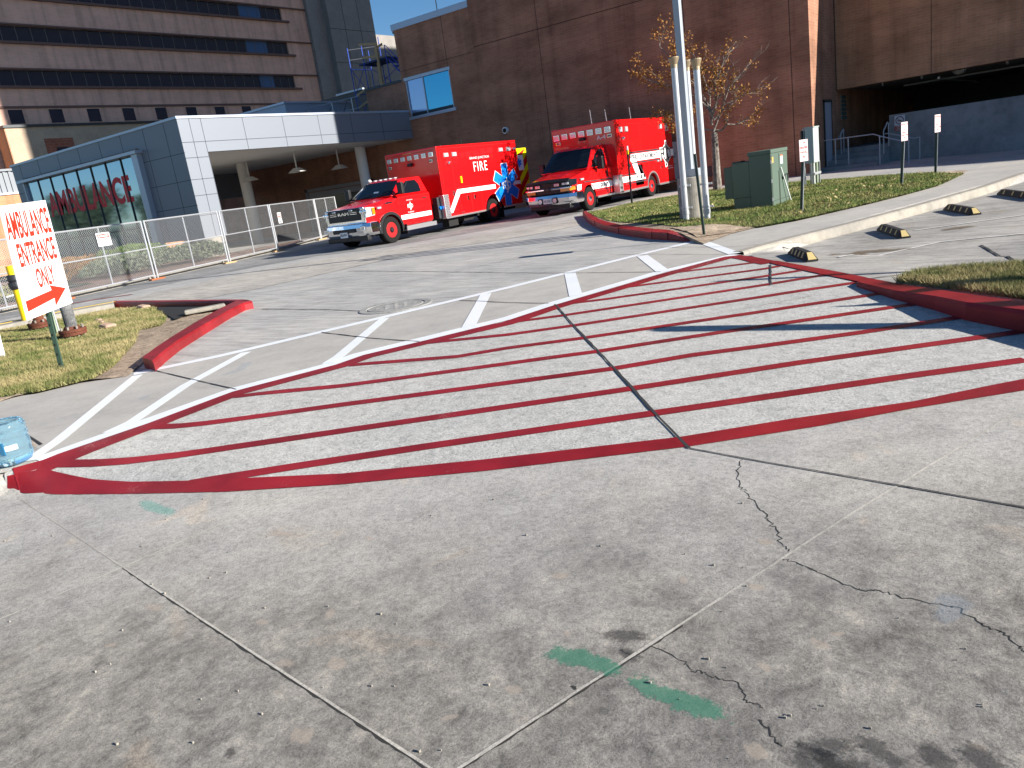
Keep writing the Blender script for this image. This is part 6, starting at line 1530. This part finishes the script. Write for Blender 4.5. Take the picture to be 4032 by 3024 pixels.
lb_.add(V, [(i, i+1, i+6, i+5) for i in range(4)]).build('label', 'label', t, recalc=False)
# drain grate at left edge
ds = [atZ(u, v, .0).xy for u, v in ((-80, 1640), (20, 1655), (150, 1752), (95, 1790), (-80, 1790))]
tdr = drape('drain_grate', [ds], 'grate', .003, .2, kind=None, Hf=F0); tag(tdr, 'iron drain grate strip beside the blue water jug', 'drain')
ribbon('grate_slot', [([atZ(u, v, 0).xy, atZ(u+13, v-5, 0).xy], .008) for u, v in [(2+6.5*i, 1668+5*i) for i in range(22)]], 'crack', .006, Hf=F0)
ribbon('grate_frame', [([atZ(u, v, 0).xy for u, v in ((20, 1655), (90, 1705), (165, 1752))], .02)], 'joint', .006, Hf=F0)
# ------------------------------------------------------------------ beyond the picture: made-up shadow casters, then mirrored hills and trees
def pole_off(name, tip, h_, r, label, cap=True):
    tp = Vector((tip[0]+2.337*h_, tip[1]+.604*h_, 0)); t = thing(name, tp, label, 'post')
    b_ = MB(tp); b_.tube((tp.x, tp.y, -.2), (tp.x, tp.y, h_-r), r, 20); b_.lathe([(r, h_-r), (r*.7, h_-r*.3), (.01, h_)], (tp.x, tp.y, 0), 'Z', 20); b_.build('shaft', 'yellow', t)
def caster(tip, end, h_, r0, r1, label):  # unseen bar on a stand, added to throw a long shadow across the ground
    a = Vector((tip.x+2.337*h_, tip.y+.604*h_, tip.z+h_)); b = Vector((end.x+2.337*h_, end.y+.604*h_, end.z+h_)); b += (b-a)*.6
    t = thing('shadow_bar', (b.x, b.y, -.1), label, 'shadow_caster'); o_ = (b.x, b.y, -.1)
    m_ = MB(o_).tube(a, b, r0, 16, r1); m_.build('bar', 'white_p', t)
    MB(o_).box(b.x-.15, b.x+.15, b.y-.15, b.y+.15, -.2, b.z+.15).build('cabinet', 'yellow', t)
caster(G(2660, 1294), G(4032, 1276), 1.75, .105, .105, 'thick white barrier boom added out of frame on the right for its shadow')
caster(G(2850, 1106), G(4032, 1047), 2.3, .05, .02, 'slim white barrier boom added out of frame at the far right for its shadow')
g1 = G(3325, 1205);  # unseen plate on a post, added for its blob of shadow
tp = Vector((g1.x+2.337*1.55, g1.y+.604*1.55, 0)); t = thing('shadow_plate', tp, 'low tilted plate on a post, added out of frame for its shadow', 'sign')
MB(tp).box(tp.x-.02, tp.x+.02, tp.y-.02, tp.y+.02, -.2, 1.5).build('post', 'dkpost', t); MB(tp).prism([(tp.y-.02, 1.5), (tp.y+.16, 1.28), (tp.y+.16, .9), (tp.y-.1, .85)], 'yz', tp.x, tp.x+.01).build('plate', 'signwhite', t)
# far hills and trees behind the photographer, mirrored in glass and chrome
hv = []; n_ = 120
for i in range(n_+1):
    a = 2*pi*i/n_; hgt = 18+9*sin(3*a+1)+6*sin(7*a)+3*sin(17*a)
    hv += [(900*cos(a), 900*sin(a), -5), (900*cos(a), 900*sin(a), max(8, hgt)), (1100*cos(a), 1100*sin(a), -5)]
hm = MB().add(hv, [(3*i, 3*i+3, 3*i+4, 3*i+1) for i in range(n_)]+[(3*i+1, 3*i+4, 3*i+5, 3*i+2) for i in range(n_)])
tag(hm.build('hills', 'ground'), kind='structure')
random.seed(5)
def far_tree(x, y, h_, label):
    t = thing('park_tree', (x, y, -.3), label, 'tree', 'trees across the road mirrored in the window'); o_ = (x, y, -.3)
    MB(o_).tube((x, y, -.3), (x, y, h_*.55), .18, 8, .08).build('trunk', 'bark', t)
    ls = [(random.uniform(-.5, .5)*h_*.5, random.uniform(-.5, .5)*h_*.5, random.uniform(.4, .85)*h_) for _ in range(12)]; P_ = []
    for _ in range(900):
        l = random.choice(ls); v = Vector((random.gauss(0, 1), random.gauss(0, 1), random.gauss(0, 1))).normalized()*h_*.16*random.uniform(.6, 1); P_.append((x+l[0]+v.x, y+l[1]+v.y, l[2]+v.z))
    leaves('crown', P_, 'farleaf', t, h_*.09, 900, o_)
for i in range(14):
    x = -52-6.5*i+random.uniform(-3, 3); y = -2-random.uniform(0, 14)
    far_tree(x, y, random.uniform(4.5, 8.5), 'bushy tree across the road, seen only as a reflection')
